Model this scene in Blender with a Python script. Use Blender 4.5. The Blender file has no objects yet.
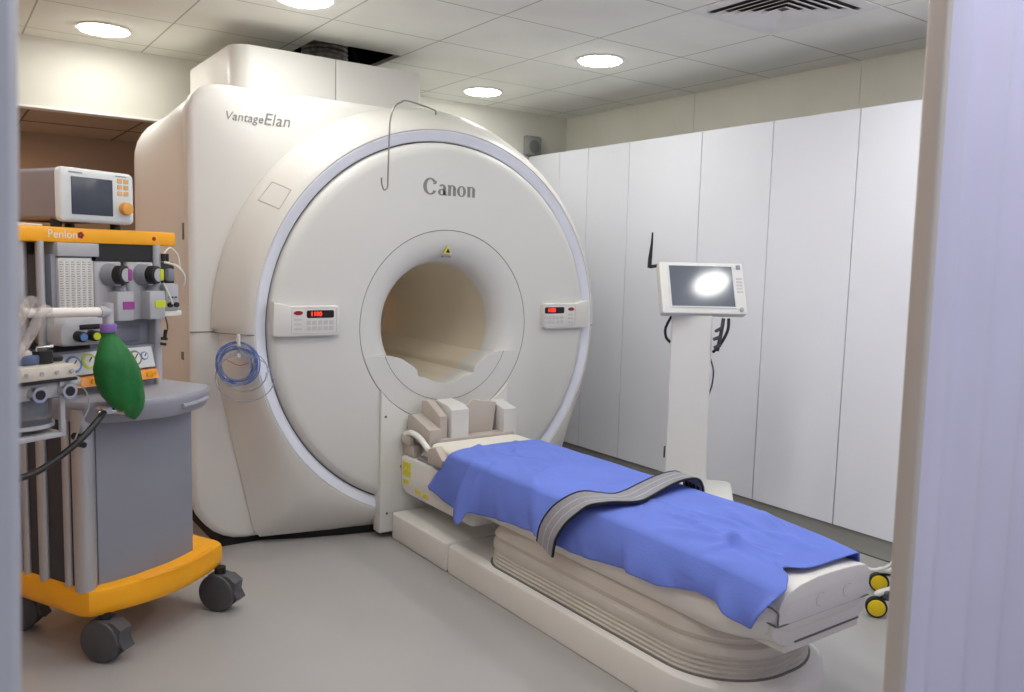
import bpy, bmesh, math, random
from mathutils import Vector, Matrix
from math import sin, cos, pi, radians, sqrt, atan2
random.seed(7)
S = bpy.context.scene
COL = S.collection
XC, ZC = 2.232, 1.089          # scanner bore axis (runs along Y)

# ------------------------------------------------------------------ materials
def lin(c):
    c = c / 255.0
    return c / 12.92 if c <= 0.04045 else ((c + 0.055) / 1.055) ** 2.4
MATS = {}
def pm(name, rgb, rough=0.5, metal=0.0, var=0.04, scale=6.0, bump=0.0, bscale=200.0, trans=0.0, alpha=1.0, coat=0.0, stretch=None):
    if name in MATS: return MATS[name]
    m = bpy.data.materials.new(name); m.use_nodes = True
    nt = m.node_tree; b = nt.nodes['Principled BSDF']
    tc = nt.nodes.new('ShaderNodeTexCoord')
    src = tc.outputs['Object']
    if stretch:
        mp = nt.nodes.new('ShaderNodeMapping'); mp.inputs['Scale'].default_value = stretch
        nt.links.new(src, mp.inputs['Vector']); src = mp.outputs['Vector']
    nz = nt.nodes.new('ShaderNodeTexNoise'); nz.inputs['Scale'].default_value = scale; nz.inputs['Detail'].default_value = 3
    nt.links.new(src, nz.inputs['Vector'])
    cr = nt.nodes.new('ShaderNodeValToRGB')
    c = [lin(v) for v in rgb]
    cr.color_ramp.elements[0].position = 0.3; cr.color_ramp.elements[1].position = 0.7
    cr.color_ramp.elements[0].color = [v * (1 - var) for v in c] + [1]
    cr.color_ramp.elements[1].color = [min(1, v * (1 + var)) for v in c] + [1]
    nt.links.new(nz.outputs['Fac'], cr.inputs['Fac']); nt.links.new(cr.outputs['Color'], b.inputs['Base Color'])
    b.inputs['Roughness'].default_value = rough; b.inputs['Metallic'].default_value = metal
    b.inputs['Transmission Weight'].default_value = trans; b.inputs['Alpha'].default_value = alpha
    b.inputs['Coat Weight'].default_value = coat
    if bump:
        n2 = nt.nodes.new('ShaderNodeTexNoise'); n2.inputs['Scale'].default_value = bscale
        nt.links.new(src, n2.inputs['Vector'])
        bp = nt.nodes.new('ShaderNodeBump'); bp.inputs['Strength'].default_value = bump; bp.inputs['Distance'].default_value = 0.002
        nt.links.new(n2.outputs['Fac'], bp.inputs['Height']); nt.links.new(bp.outputs['Normal'], b.inputs['Normal'])
    MATS[name] = m
    return m
def em(name, rgb, strength):
    if name in MATS: return MATS[name]
    m = pm(name, rgb, 0.5); b = m.node_tree.nodes['Principled BSDF']
    b.inputs['Emission Color'].default_value = [lin(v) for v in rgb] + [1]; b.inputs['Emission Strength'].default_value = strength
    return m

def ceiling_mat():
    m = pm('ceiling_tile', (244, 245, 236), 0.9, var=0.03, scale=3, bump=0.25, bscale=90)
    nt = m.node_tree; b = nt.nodes['Principled BSDF']
    tc = nt.nodes.new('ShaderNodeTexCoord'); sp = nt.nodes.new('ShaderNodeSeparateXYZ'); nt.links.new(tc.outputs['Object'], sp.inputs[0])
    ds = []
    for ax, off in (('X', 0.466), ('Y', 0.341)):
        a = nt.nodes.new('ShaderNodeMath'); a.operation = 'SUBTRACT'; a.inputs[1].default_value = off - 6; nt.links.new(sp.outputs[ax], a.inputs[0])
        d = nt.nodes.new('ShaderNodeMath'); d.operation = 'DIVIDE'; d.inputs[1].default_value = 0.6; nt.links.new(a.outputs[0], d.inputs[0])
        f = nt.nodes.new('ShaderNodeMath'); f.operation = 'FRACT'; nt.links.new(d.outputs[0], f.inputs[0])
        s = nt.nodes.new('ShaderNodeMath'); s.operation = 'SUBTRACT'; s.inputs[1].default_value = 0.5; nt.links.new(f.outputs[0], s.inputs[0])
        ab = nt.nodes.new('ShaderNodeMath'); ab.operation = 'ABSOLUTE'; nt.links.new(s.outputs[0], ab.inputs[0]); ds.append(ab)
    mx = nt.nodes.new('ShaderNodeMath'); mx.operation = 'MAXIMUM'; nt.links.new(ds[0].outputs[0], mx.inputs[0]); nt.links.new(ds[1].outputs[0], mx.inputs[1])
    r = nt.nodes.new('ShaderNodeValToRGB'); e = r.color_ramp.elements
    e[0].position = 0.4915; e[0].color = (1, 1, 1, 1); e[1].position = 0.496; e[1].color = (0.52, 0.51, 0.49, 1)
    nt.links.new(mx.outputs[0], r.inputs['Fac'])
    old = b.inputs['Base Color'].links[0].from_socket
    mm = nt.nodes.new('ShaderNodeMix'); mm.data_type = 'RGBA'; mm.blend_type = 'MULTIPLY'; mm.inputs[0].default_value = 1
    nt.links.new(old, mm.inputs[6]); nt.links.new(r.outputs['Color'], mm.inputs[7]); nt.links.new(mm.outputs[2], b.inputs['Base Color'])
    return m

M_CEIL = ceiling_mat()
M_FLOOR = pm('vinyl_floor', (166, 164, 163), 0.36, var=0.05, scale=1.2, bump=0.05, bscale=400)
M_WALLUP = pm('upper_wall_cream', (228, 226, 212), 0.75, var=0.02)
M_SOFFIT = pm('bulkhead_cream', (216, 214, 203), 0.7, var=0.02)
M_PANEL = pm('wall_panel_white', (234, 236, 244), 0.42, var=0.02, scale=1.0)
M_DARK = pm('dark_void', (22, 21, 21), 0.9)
M_SKIRT = pm('skirting_grey', (128, 127, 122), 0.6)
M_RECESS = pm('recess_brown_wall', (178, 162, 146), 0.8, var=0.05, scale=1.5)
M_WARM = pm('left_wall_beige', (206, 176, 156), 0.6, var=0.06, scale=3, stretch=(1, 1, 0.1))
M_BODY = pm('scanner_white', (216, 214, 209), 0.42, var=0.012, scale=1.5)
M_FACE = pm('scanner_face', (213, 213, 209), 0.45, var=0.01, scale=1.5)
M_RING = pm('scanner_silver_ring', (228, 231, 242), 0.3, metal=0.0, var=0.01)
M_SEAM = pm('seam_grey', (118, 116, 113), 0.8)
M_BORE = pm('bore_beige', (222, 212, 192), 0.55, var=0.04, scale=2)
M_LOGO = pm('logo_grey', (132, 132, 132), 0.5)
M_KEY = pm('key_pale_grey', (196, 196, 196), 0.5)
M_LEDBK = pm('display_black', (14, 12, 14), 0.25)
M_REDLED = em('red_led', (255, 40, 24), 3.0)
M_REDBTN = pm('red_button', (140, 24, 30), 0.4)
M_YELLOWLBL = pm('yellow_label', (214, 204, 70), 0.6, var=0.15, scale=60)
M_TBL = pm('table_ivory', (226, 224, 219), 0.4, var=0.02)
M_TBLD = pm('table_bellows', (208, 203, 194), 0.55, var=0.03)
M_DRAPE = pm('blue_drape', (102, 124, 212), 0.85, var=0.06, scale=5, bump=0.35, bscale=160)
M_STRAP = pm('strap_grey', (140, 140, 148), 0.8, var=0.08, scale=80, bump=0.3, bscale=300)
M_STRAPE = pm('strap_edge_black', (28, 30, 34), 0.8)
M_STRAPL = pm('strap_line_light', (172, 170, 174), 0.8)
M_COIL = pm('coil_grey', (182, 172, 164), 0.55, var=0.03)
M_COILL = pm('coil_light_grey', (204, 202, 200), 0.5, var=0.02)
M_PAD = pm('pad_white', (226, 222, 212), 0.7)
M_POLE = pm('stand_white', (222, 222, 218), 0.45, var=0.01)
M_BLK = pm('black_plastic', (20, 20, 22), 0.5)
M_CHROME = pm('chrome', (200, 200, 198), 0.22, metal=0.9)
M_STEEL = pm('brushed_aluminium', (190, 190, 192), 0.35, metal=0.75, var=0.05, scale=30, stretch=(8, 8, 0.3))
M_ORANGE = pm('orange_plastic', (246, 170, 10), 0.4, var=0.04)
M_ORANGE2 = pm('orange_print', (232, 150, 60), 0.5, var=0.1, scale=40)
M_GREY = pm('cabinet_grey', (134, 136, 146), 0.5, var=0.02)
M_GREYD = pm('cabinet_dark_grey', (56, 56, 62), 0.55)
M_GREYL = pm('panel_pale_grey', (174, 174, 179), 0.5, var=0.02)
M_GREYW = pm('worktop_grey', (150, 151, 162), 0.4, var=0.02)
M_CASTER = pm('caster_grey', (74, 74, 78), 0.5)
M_GREEN = pm('green_bag', (10, 108, 42), 0.45, var=0.25, scale=9, bump=1.0, bscale=28)
M_PURPLE = pm('purple_plastic', (128, 96, 170), 0.45)
M_MAGENTA = pm('magenta_print', (150, 60, 140), 0.5)
M_LIME = pm('lime_print', (196, 206, 40), 0.5)
M_BLUEP = pm('blue_print', (92, 130, 190), 0.5)
M_GREENK = pm('green_knob', (70, 140, 50), 0.45)
M_TUBEW = pm('white_tube', (226, 218, 212), 0.4)
M_CLEAR = pm('clear_plastic', (190, 196, 204), 0.12, trans=0.75, alpha=0.75)
M_BLUET = pm('blue_tubing', (110, 140, 215), 0.25, trans=0.4, alpha=0.8)
M_CLEART = pm('clear_tubing', (180, 190, 215), 0.2, trans=0.5, alpha=0.7)
M_HOSE = pm('clear_hose', (206, 200, 198), 0.12, trans=0.6, alpha=0.5)
M_SCREEN = pm('monitor_glass', (96, 102, 114), 0.10, var=0.02)
M_VSCREEN = pm('screen_slate', (62, 68, 80), 0.25)
M_BEZEL = pm('monitor_bezel', (216, 220, 220), 0.4)
M_MONSIDE = pm('monitor_side', (132, 124, 128), 0.5)
M_YWHEEL = pm('yellow_wheel', (232, 200, 20), 0.4)
M_JAMB = pm('jamb_metal', (188, 182, 176), 0.4, metal=0.25, var=0.03, stretch=(1, 1, 0.2))
M_DOORP = pm('door_lavender', (196, 194, 216), 0.5, var=0.02)
M_LIGHT = em('downlight_glow', (253, 253, 248), 30.0)
M_TRIMW = pm('light_trim_white', (236, 236, 232), 0.5)
M_DUCT = pm('dark_foil_duct', (150, 146, 140), 0.3, metal=0.6, var=0.4, scale=30)
M_SPK = pm('speaker_grey', (140, 142, 140), 0.7)

# ------------------------------------------------------------------ object helpers
def root(o):
    while o.parent: o = o.parent
    return o
def thing(name, label, cat, loc=(0, 0, 0), rotz=0.0, group=None):
    o = bpy.data.objects.new(name, None); COL.objects.link(o)
    o.location = loc; o.rotation_euler = (0, 0, rotz); o.empty_display_size = 0.1
    o['label'] = label; o['category'] = cat
    if group: o['group'] = group
    return o
def tag(o, label=None, cat=None, group=None, kind=None):
    for k, v in (('label', label), ('category', cat), ('group', group), ('kind', kind)):
        if v: o[k] = v
    return o
def mat_of(o):
    return Matrix.Translation(o.location) @ Matrix.Rotation(o.rotation_euler[2], 4, 'Z')
def obj(name, bm, mat, parent=None, local=False, smooth=40, label=None, recalc=True, origin=None):
    if parent and not local: bm.transform(mat_of(root(parent)).inverted())
    if recalc: bmesh.ops.recalc_face_normals(bm, faces=bm.faces)
    me = bpy.data.meshes.new(name)
    o = bpy.data.objects.new(name, me)
    if not parent and origin is not None:
        bm.transform(Matrix.Translation(-Vector(origin))); o.location = origin
    bm.to_mesh(me); bm.free()
    COL.objects.link(o)
    for m in (mat if isinstance(mat, (list, tuple)) else [mat]): me.materials.append(m)
    if smooth:
        for p in me.polygons: p.use_smooth = True
        me.set_sharp_from_angle(angle=radians(smooth))
    if parent: o.parent = parent
    if label: o['label'] = label
    return o
def B(): return bmesh.new()
def setmat(bm, faces, i):
    for f in faces: f.material_index = i
def box(bm, a, b, r=0.0, seg=2, M=None):
    t = bmesh.new()
    bmesh.ops.create_cube(t, size=1.0)
    for v in t.verts:
        v.co = Vector([a[i] + (b[i] - a[i]) * (v.co[i] + 0.5) for i in range(3)])
    if r > 0:
        bmesh.ops.bevel(t, geom=list(t.edges), offset=r, segments=seg, profile=0.5, affect='EDGES', clamp_overlap=True)
    if M: t.transform(M)
    merge(bm, t); return bm
def merge(bm, t):
    me = bpy.data.meshes.new('tmp'); t.to_mesh(me); t.free(); bm.from_mesh(me); bpy.data.meshes.remove(me)
def loft(bm, rings, cap0=True, cap1=True, close=True):
    vs = [[bm.verts.new(p) for p in r] for r in rings]
    n = len(rings[0]); rng = range(n if close else n - 1)
    for a, b in zip(vs[:-1], vs[1:]):
        for i in rng:
            j = (i + 1) % n
            try: bm.faces.new((a[i], a[j], b[j], b[i]))
            except ValueError: pass
    if close and cap0: bm.faces.new(vs[0][::-1])
    if close and cap1: bm.faces.new(vs[-1])
    return vs
def prism(bm, poly, axis, a, b, bev=0.0, M=None):
    """poly of 2-D points extruded from a to b along axis ('X','Y','Z')."""
    t = bmesh.new()
    def P(p, h):
        return {'X': (h, p[0], p[1]), 'Y': (p[0], h, p[1]), 'Z': (p[0], p[1], h)}[axis]
    loft(t, [[P(p, a) for p in poly], [P(p, b) for p in poly]])
    if bev:
        es = [e for e in t.edges if len(e.link_faces) == 2 and any(len(f.verts) == len(poly) and len(poly) != 4 for f in e.link_faces)] or list(t.edges)
        bmesh.ops.recalc_face_normals(t, faces=t.faces)
        bmesh.ops.bevel(t, geom=es, offset=bev, segments=2, profile=0.5, affect='EDGES', clamp_overlap=True)
    if M: t.transform(M)
    merge(bm, t); return bm
def rrect(x0, x1, y0, y1, r, n=8):
    """rounded rectangle, r = single radius or (bl, br, tr, tl)"""
    if not isinstance(r, (tuple, list)): r = (r,) * 4
    out = []
    for (cx, cy, a0, rr) in ((x0 + r[0], y0 + r[0], pi, r[0]), (x1 - r[1], y0 + r[1], 1.5 * pi, r[1]), (x1 - r[2], y1 - r[2], 0, r[2]), (x0 + r[3], y1 - r[3], 0.5 * pi, r[3])):
        for k in range(n + 1):
            a = a0 + 0.5 * pi * k / n
            out.append((cx + rr * cos(a), cy + rr * sin(a)))
    return out
def frame_axes(d):
    d = Vector(d).normalized(); u = Vector((0, 0, 1)) if abs(d.z) < 0.9 else Vector((1, 0, 0))
    a = d.cross(u).normalized(); return a, a.cross(d).normalized()
def tube(bm, pts, r, n=8, caps=True, rib=None, closed=False):
    pts = [Vector(p) for p in pts]; rings = []
    a, b = frame_axes(pts[1] - pts[0])
    for i, p in enumerate(pts):
        d = (pts[min(i + 1, len(pts) - 1)] - pts[max(i - 1, 0)]).normalized()
        a = (a - d * a.dot(d)).normalized(); b = d.cross(a)
        rr = r[i] if isinstance(r, (list, tuple)) else r
        if rib: rr = rr * (1 + rib * (1 if i % 2 else -1))
        rings.append([p + a * (rr * cos(2 * pi * k / n)) + b * (rr * sin(2 * pi * k / n)) for k in range(n)])
    loft(bm, rings, caps, caps); return bm
def spline(P, n=8):
    P = [Vector(p) for p in P]; out = []
    for i in range(len(P) - 1):
        p0 = P[max(i - 1, 0)]; p1 = P[i]; p2 = P[i + 1]; p3 = P[min(i + 2, len(P) - 1)]
        for k in range(n):
            t = k / n
            out.append(0.5 * ((2 * p1) + (p2 - p0) * t + (2 * p0 - 5 * p1 + 4 * p2 - p3) * t * t + (3 * p1 - p0 - 3 * p2 + p3) * t ** 3))
    out.append(P[-1]); return out
def cyl(bm, p, q, r, n=24, r2=None, bev=0.0):
    p, q = Vector(p), Vector(q); r2 = r if r2 is None else r2
    d = (q - p).normalized()
    if bev: return tube(bm, [p, p + d * bev * .3, p + d * bev, q - d * bev, q - d * bev * .3, q], [r - bev, r - bev * .3, r, r2, r2 - bev * .3, r2 - bev], n)
    return tube(bm, [p, q], [r, r2], n)
def ylathe(bm, prof, cx=XC, cz=ZC, n=96, a0=0, a1=2 * pi):
    """profile of (radius, y) turned about the Y axis through (cx, cz)"""
    full = abs(a1 - a0 - 2 * pi) < 1e-6
    m = n if full else n + 1
    rings = [[(cx + r * cos(a0 + (a1 - a0) * k / n), y, cz + r * sin(a0 + (a1 - a0) * k / n)) for k in range(m)] for r, y in prof]
    loft(bm, rings, False, False, full); return bm
def text_bm(s, size, shear=0.0, depth=0.001, bold=0.0, spacing=1.0):
    cu = bpy.data.curves.new('lettering', 'FONT'); cu.body = s; cu.size = size; cu.shear = shear; cu.extrude = depth
    cu.offset = bold; cu.space_character = spacing; cu.align_x = 'CENTER'; cu.align_y = 'CENTER'; cu.resolution_u = 3
    o = bpy.data.objects.new('lettering_tmp', cu); COL.objects.link(o)
    dg = bpy.context.evaluated_depsgraph_get(); me = bpy.data.meshes.new_from_object(o.evaluated_get(dg))
    bpy.data.objects.remove(o); bpy.data.curves.remove(cu)
    t = bmesh.new(); t.from_mesh(me); bpy.data.meshes.remove(me); return t
# text drawn in XY facing +Z -> stand it on a wall facing -Y
FACE_Y = Matrix.Rotation(pi / 2, 4, 'X')
def struct(name, bm, mat, parent=None, **k):
    o = obj(name, bm, mat, parent, smooth=k.get('smooth', 30))
    if not parent: o['kind'] = 'structure'
    return o

# ------------------------------------------------------------------ room
ZCEIL = 2.592
struct('floor', box(B(), (-0.75, -1.8, -0.05), (4.4, 6.7, 0.0)), M_FLOOR)
cb = B()
HX0, HX1, HY0, HY1 = 1.74, 2.262, 4.37, 4.97
for a, b in (((-0.7, -1.8), (4.4, HY0)), ((-0.7, HY1), (4.4, 5.40)), ((-0.7, HY0), (HX0, HY1)), ((HX1, HY0), (4.4, HY1))):
    box(cb, (a[0], a[1], ZCEIL), (b[0], b[1], ZCEIL + 0.02))
struct('ceiling', cb, M_CEIL)
v = B(); box(v, (HX0 - .3, HY0 - .3, ZCEIL + 0.5), (HX1 + .3, HY1 + .3, ZCEIL + 0.52))
for a, b in (((HX0 - .32, HY0 - .32), (HX0 - .3, HY1 + .32)), ((HX1 + .3, HY0 - .32), (HX1 + .32, HY1 + .32)), ((HX0 - .3, HY0 - .32), (HX1 + .3, HY0 - .3)), ((HX0 - .3, HY1 + .3), (HX1 + .3, HY1 + .32))):
    box(v, (a[0], a[1], ZCEIL + .02), (b[0], b[1], ZCEIL + .52))
struct('ceiling_void', v, M_DARK)
struct('wall_back', box(B(), (-0.7, 5.32, 2.218), (4.4, 5.40, ZCEIL)), M_SOFFIT)
struct('trim_1', box(B(), (-0.7, 5.312, 2.206), (3.88, 5.40, 2.219), .003), M_TRIMW)
lc = box(B(), (-0.7, 5.40, 2.218), (4.4, 6.7, 2.25))
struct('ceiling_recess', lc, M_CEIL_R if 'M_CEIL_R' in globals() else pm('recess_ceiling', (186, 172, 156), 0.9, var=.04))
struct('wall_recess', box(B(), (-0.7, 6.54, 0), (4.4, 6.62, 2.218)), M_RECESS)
rl = B()
for x in (-0.1, 0.5, 1.1, 1.7, 2.3): box(rl, (x - .004, 5.41, 2.214), (x + .004, 6.54, 2.2185))
box(rl, (-0.7, 5.965, 2.214), (4.3, 5.973, 2.2185))
struct('trim_2', rl, pm('recess_grid', (112, 98, 86), 0.8))
struct('wall_left', box(B(), (-0.75, 0.62, 0), (-0.68, 6.6, ZCEIL)), M_WARM)
# right wall: cream wall above, white cladding panels standing in front of it
wr = B(); ys = [0.7, 1.517, 2.735, 3.953, 5.32]
for y0, y1 in zip(ys[:-1], ys[1:]): box(wr, (4.252, y0 + .002, 2.0), (4.30, y1 - .002, ZCEIL))
box(wr, (4.258, 0.62, 0), (4.34, 6.6, ZCEIL))
struct('wall_right', wr, M_WALLUP)
wp = B(); seams = [0.68, 1.34, 1.91, 2.484, 3.010, 3.531, 4.168, 4.595, 4.922, 5.31]
box(wp, (3.905, 0.68, 0.0), (4.257, 5.31, 2.246))
wpo = struct('wall_cladding', wp, pm('cladding_core', (96, 96, 104), 0.8))
for y0, y1 in zip(seams[:-1], seams[1:]):
    box_ = box(B(), (3.88, y0 + .0025, 0.095), (3.906, y1 - .0025, 2.255), .0015, 1)
    o = obj('wall_panel', box_, M_PANEL, wpo)
bb = B()
prism(bb, [(3.905, 0.0), (3.855, 0.0), (3.862, .012), (3.880, .035), (3.889, .095), (3.905, .095)], 'Y', 0.7, 5.31)
struct('baseboard_right', bb, M_SKIRT)
struct('trim_3', box(B(), (3.849, 0.7, 0), (3.857, 5.31, .004)), pm('floor_joint', (84, 82, 80), .8))
# near wall with the doorway the photo is taken through
lj = B()
prism(lj, rrect(-0.02, 0.0395, 0.60, 0.70, .012, 3), 'Z', 0, 2.4)
for vtx in lj.verts: vtx.co.x += (vtx.co.z - 1.1) * 0.025
box(lj, (-0.075, .615, 0), (-.03, .70, 2.4), .01)
struct('door_1', lj, pm('jamb_blue_grey', (170, 173, 182), .35, metal=.2, var=.03))
rj = B()
prism(rj, rrect(1.2685, 1.320, 0.671, 0.705, .006, 3), 'Z', 0, 2.585)
for vtx in rj.verts: vtx.co.x -= (vtx.co.z - 1.1) * 0.0172
struct('door_2', rj, M_JAMB)
dp = B(); rings = []
N = 120
for z in (0.0, 2.585):
    f = [(1.28 + 1.0 * k / N - (z - 1.1) * 0.0172, 0.671 - 0.011 * sin(2 * pi * (k / N) / 0.13), z) for k in range(N + 1)]
    rings.append(f + [(2.36, .74, z), (1.33, .70, z)])
loft(dp, rings)
struct('wall_near', dp, M_DOORP)
struct('wall_near_left', box(B(), (-0.72, .63, 0), (-.08, .70, ZCEIL)), M_DOORP)
struct('wall_near_right', box(B(), (2.36, .69, 0), (4.34, .76, ZCEIL)), M_DOORP)

# ------------------------------------------------------------------ ceiling fittings
def downlight(x, y, label):
    t = thing('ceiling_downlight', label, 'ceiling light', (x, y, ZCEIL), group='round recessed ceiling lights')
    b = B(); prof = [(.135, 0), (.142, -.006), (.125, -.009), (.118, -.004)]
    loft(b, [[(r * cos(2 * pi * k / 40), r * sin(2 * pi * k / 40), z) for k in range(40)] for r, z in prof], False, False)
    obj('light_trim', b, M_TRIMW, t, local=True)
    b = B(); loft(b, [[(r * cos(2 * pi * k / 40), r * sin(2 * pi * k / 40), z) for k in range(40)] for r, z in ((.121, -.001), (.121, -.008), (.116, -.014), (.10, -.018), (.06, -.021))])
    obj('light_diffuser', b, M_LIGHT, t, local=True)
downlight(0.80, 4.90, 'round ceiling light near the cream bulkhead, above the monitor on the trolley')
downlight(3.17, 3.68, 'round ceiling light between the square air vent and the scanner')
downlight(3.15, 4.87, 'round ceiling light in the far corner, above the small wall speaker')
downlight(1.43, 3.70, 'round ceiling light cut by the top of the photo, above the scanner front')
downlight(3.17, 1.28, 'round ceiling light nearest the doorway, reflected in the white monitor screen')

for x, y, w_ in ((1.43, 1.28, 'left of the table end'), (0.23, 2.48, 'in front of the anaesthesia trolley'), (1.43, 2.48, 'between the trolley and the table'), (2.30, 2.48, 'straight above the blue drape'), (2.30, 1.28, 'straight above the end of the table'), (-.35, 3.68, 'beyond the left side of the trolley'), (0.23, 1.28, 'just inside the doorway'), (3.17, 1.90, 'between the air vent and the doorway wall')):  # unseen fill lamps, added to raise and even out the room's brightness
    downlight(x, y, 'added round fill light out of view, ' + w_)
rt = thing('recess_fill_lamp', 'added warm fill lamp under the low ceiling behind the anaesthesia trolley', 'ceiling light', (-0.15, 5.95, 2.218))  # unseen lamp added to warm the recess and the scanner's left flank
b = B(); loft(b, [[(r * cos(2 * pi * k / 40), r * sin(2 * pi * k / 40), z) for k in range(40)] for r, z in [(.135, 0), (.142, -.006), (.125, -.009), (.118, -.004)]], False, False)
obj('light_trim', b, M_TRIMW, rt, local=True)
b = B(); loft(b, [[(.119 * cos(2 * pi * k / 40), .119 * sin(2 * pi * k / 40), z) for k in range(40)] for z in (-.001, -.005)])
obj('light_diffuser', b, em('warm_fill_glow', (255, 205, 165), 60.0), rt, local=True)
vt = thing('ceiling_air_vent', 'square white air vent of nested louvres in the ceiling', 'air vent', (3.166, 2.441, ZCEIL))
b = B()
for s0, s1, z0, z1 in ((.296, .235, -.004, -.006),):
    loft(b, [rr for rr in [[(x * s0, y * s0, 0) for x, y in ((-1, -1), (1, -1), (1, 1), (-1, 1))], [(x * s0, y * s0, z0) for x, y in ((-1, -1), (1, -1), (1, 1), (-1, 1))], [(x * s1, y * s1, z1) for x, y in ((-1, -1), (1, -1), (1, 1), (-1, 1))]]], False, False)
obj('vent_frame', b, M_TRIMW, vt, local=True, smooth=0)
b = B(); box(b, (-.234, -.234, -.001), (.234, .234, .0)); obj('vent_throat', b, pm('vent_shadow', (74, 68, 62), .8), vt, local=True, smooth=0)
for i, s in enumerate((.225, .185, .145, .105, .065)):
    b = B(); q = ((-1, -1), (1, -1), (1, 1), (-1, 1))
    loft(b, [[(x * (s - .044), y * (s - .044), -.002) for x, y in q], [(x * s, y * s, -.019) for x, y in q], [(x * (s + .002), y * (s + .002), -.017) for x, y in q], [(x * (s - .041), y * (s - .041), -.001) for x, y in q]], False, False)
    obj('louvre', b, M_TRIMW, vt, local=True, smooth=0)
sp = thing('wall_speaker', 'small grey speaker box on the cream bulkhead above the scanner', 'speaker', (3.898, 5.32, 2.34))
obj('speaker_body', box(B(), (3.826, 5.268, 2.262), (3.970, 5.319, 2.412), .012), M_SPK, sp)
obj('speaker_grille', cyl(B(), (3.898, 5.262, 2.33), (3.898, 5.2685, 2.33), .05, bev=.002), pm('speaker_mesh', (112, 112, 110), .8, bump=.5, bscale=900), sp)
# quench duct going up through the opening in the ceiling
qd = thing('ceiling_duct', 'dark crinkled foil duct rising through the ceiling opening above the scanner', 'duct', (1.95, 4.66, 2.475))
pts = [(1.93, 4.68, 2.474 + .012 * k) for k in range(40)]
obj('duct_hose', tube(B(), pts, .13, 24, rib=.035), M_DUCT, qd)
obj('duct_cable', tube(B(), spline([(2.12, 4.7, 2.475), (2.13, 4.66, 2.56), (2.09, 4.7, 2.75), (2.02, 4.72, 2.92)]), .014, 8), M_BLK, qd)

# ------------------------------------------------------------------ MRI scanner
mri = thing('mri_scanner', 'large white ring-shaped scanner with a round tunnel and silver ring', 'scanner', (XC, 4.4, 0))
NA = 192
ANG = [2 * pi * k / NA for k in range(NA)]
def ray_poly(poly, ang, cx=XC, cz=ZC):
    d = (cos(ang), sin(ang)); best = None
    for (x0, z0), (x1, z1) in zip(poly, poly[1:] + poly[:1]):
        ex, ez = x1 - x0, z1 - z0; det = -d[0] * ez + ex * d[1]
        if abs(det) < 1e-12: continue
        rx, rz = x0 - cx, z0 - cz
        t = (-rx * ez + ex * rz) / det; s = (d[0] * rz - d[1] * rx) / det
        if t > 0 and -1e-6 <= s <= 1 + 1e-6: best = t if best is None else max(best, t)
    return best
def outline(half, z0, z1, rb, rt):
    p = rrect(XC - half, XC + half, z0, z1, (rb, rb, rt, rt), 12)
    return [ray_poly(p, a) for a in ANG]
def hide_right(rs, lim):
    # the square shoulder of the covers exists on the left only; on the right they stay within the drum
    return [min(r, lim) if cos(a) > -.06 and sin(a) > -.75 else r for r, a in zip(rs, ANG)]
def pol(rs, y, k=0.0):
    return [(XC + (r - k) * cos(a), y, ZC + (r - k) * sin(a)) for r, a in zip(rs, ANG)]
def circ(r, y): return [(XC + r * cos(a), y, ZC + r * sin(a)) for a in ANG]
o1 = hide_right(outline(1.240, .035, 2.222, .26, .14), 1.135)
b = B(); loft(b, [circ(.5, 3.998), pol(o1, 3.995, .035), pol(o1, 4.0, .014), pol(o1, 4.014, .0), pol(o1, 4.085, .0), pol(o1, 4.10, .01), circ(.5, 4.10)], False, False)
obj('front_cover', b, M_BODY, mri)
b = B(); o2 = hide_right(outline(1.212, .05, 2.215, .28, .16), 1.12); o3 = hide_right(outline(1.240, .05, 2.218, .3, .18), 1.08); o4 = hide_right(outline(1.262, .06, 2.205, .32, .25), 1.0)
loft(b, [pol(o2, 4.098, .012), pol(o2, 4.11, 0), pol(o3, 4.3), pol(o4, 4.75), pol(o4, 5.08), pol(o4, 5.16, .02), pol(o4, 5.2, .08), circ(.36, 5.2)], False, False)
obj('rear_cover', b, M_BODY, mri)
# flared drum between body and silver ring
fl = []
for a in ANG:
    dx, dz = cos(a), sin(a)
    r = 1.150
    cand = ray_poly([(1.119, .80), (1.288, .035), (2 * XC - 1.288, .035), (2 * XC - 1.119, .80), (2 * XC - 1.119, 2.6), (1.119, 2.6)], a)
    if dz < -0.25: r = cand
    elif dz < 0: r = min(cand, 1.150 + 0.02)
    y1 = 3.985
    if dz < -0.6:
        xo = abs(r * dx); y1 = 3.79 + .195 * min(1, xo / .944)
    fl.append((r, y1))
b = B(); rings = [circ(1.012, 3.79), circ(1.012, 3.772)]
for t in (0.0, .12, .25, .4, .55, .7, .85, 1.0):
    rings.append([(XC + (1.016 + (r - 1.016) * t) * cos(a), 3.768 + (y1 - 3.768) * t ** 1.5, ZC + (1.016 + (r - 1.016) * t) * sin(a)) for (r, y1), a in zip(fl, ANG)])
rings.append([(XC + (r - .004) * cos(a), 4.0, ZC + (r - .004) * sin(a)) for (r, y1), a in zip(fl, ANG)])
loft(b, rings, False, False)
obj('ring_flare', b, M_BODY, mri)
obj('silver_ring', ylathe(B(), [(1.012, 3.785), (1.011, 3.772), (1.006, 3.768), (.962, 3.782), (.957, 3.788), (.957, 3.82)], n=NA), M_RING, mri)
obj('ring_gap', ylathe(B(), [(.960, 3.80), (.94, 3.80)], n=NA), M_SEAM, mri)
obj('face_panel', ylathe(B(), [(.950, 3.83), (.950, 3.79), (.946, 3.772), (.935, 3.757), (.915, 3.747), (.89, 3.743), (.5035, 3.742), (.5025, 3.752)], n=NA), M_FACE, mri)
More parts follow.
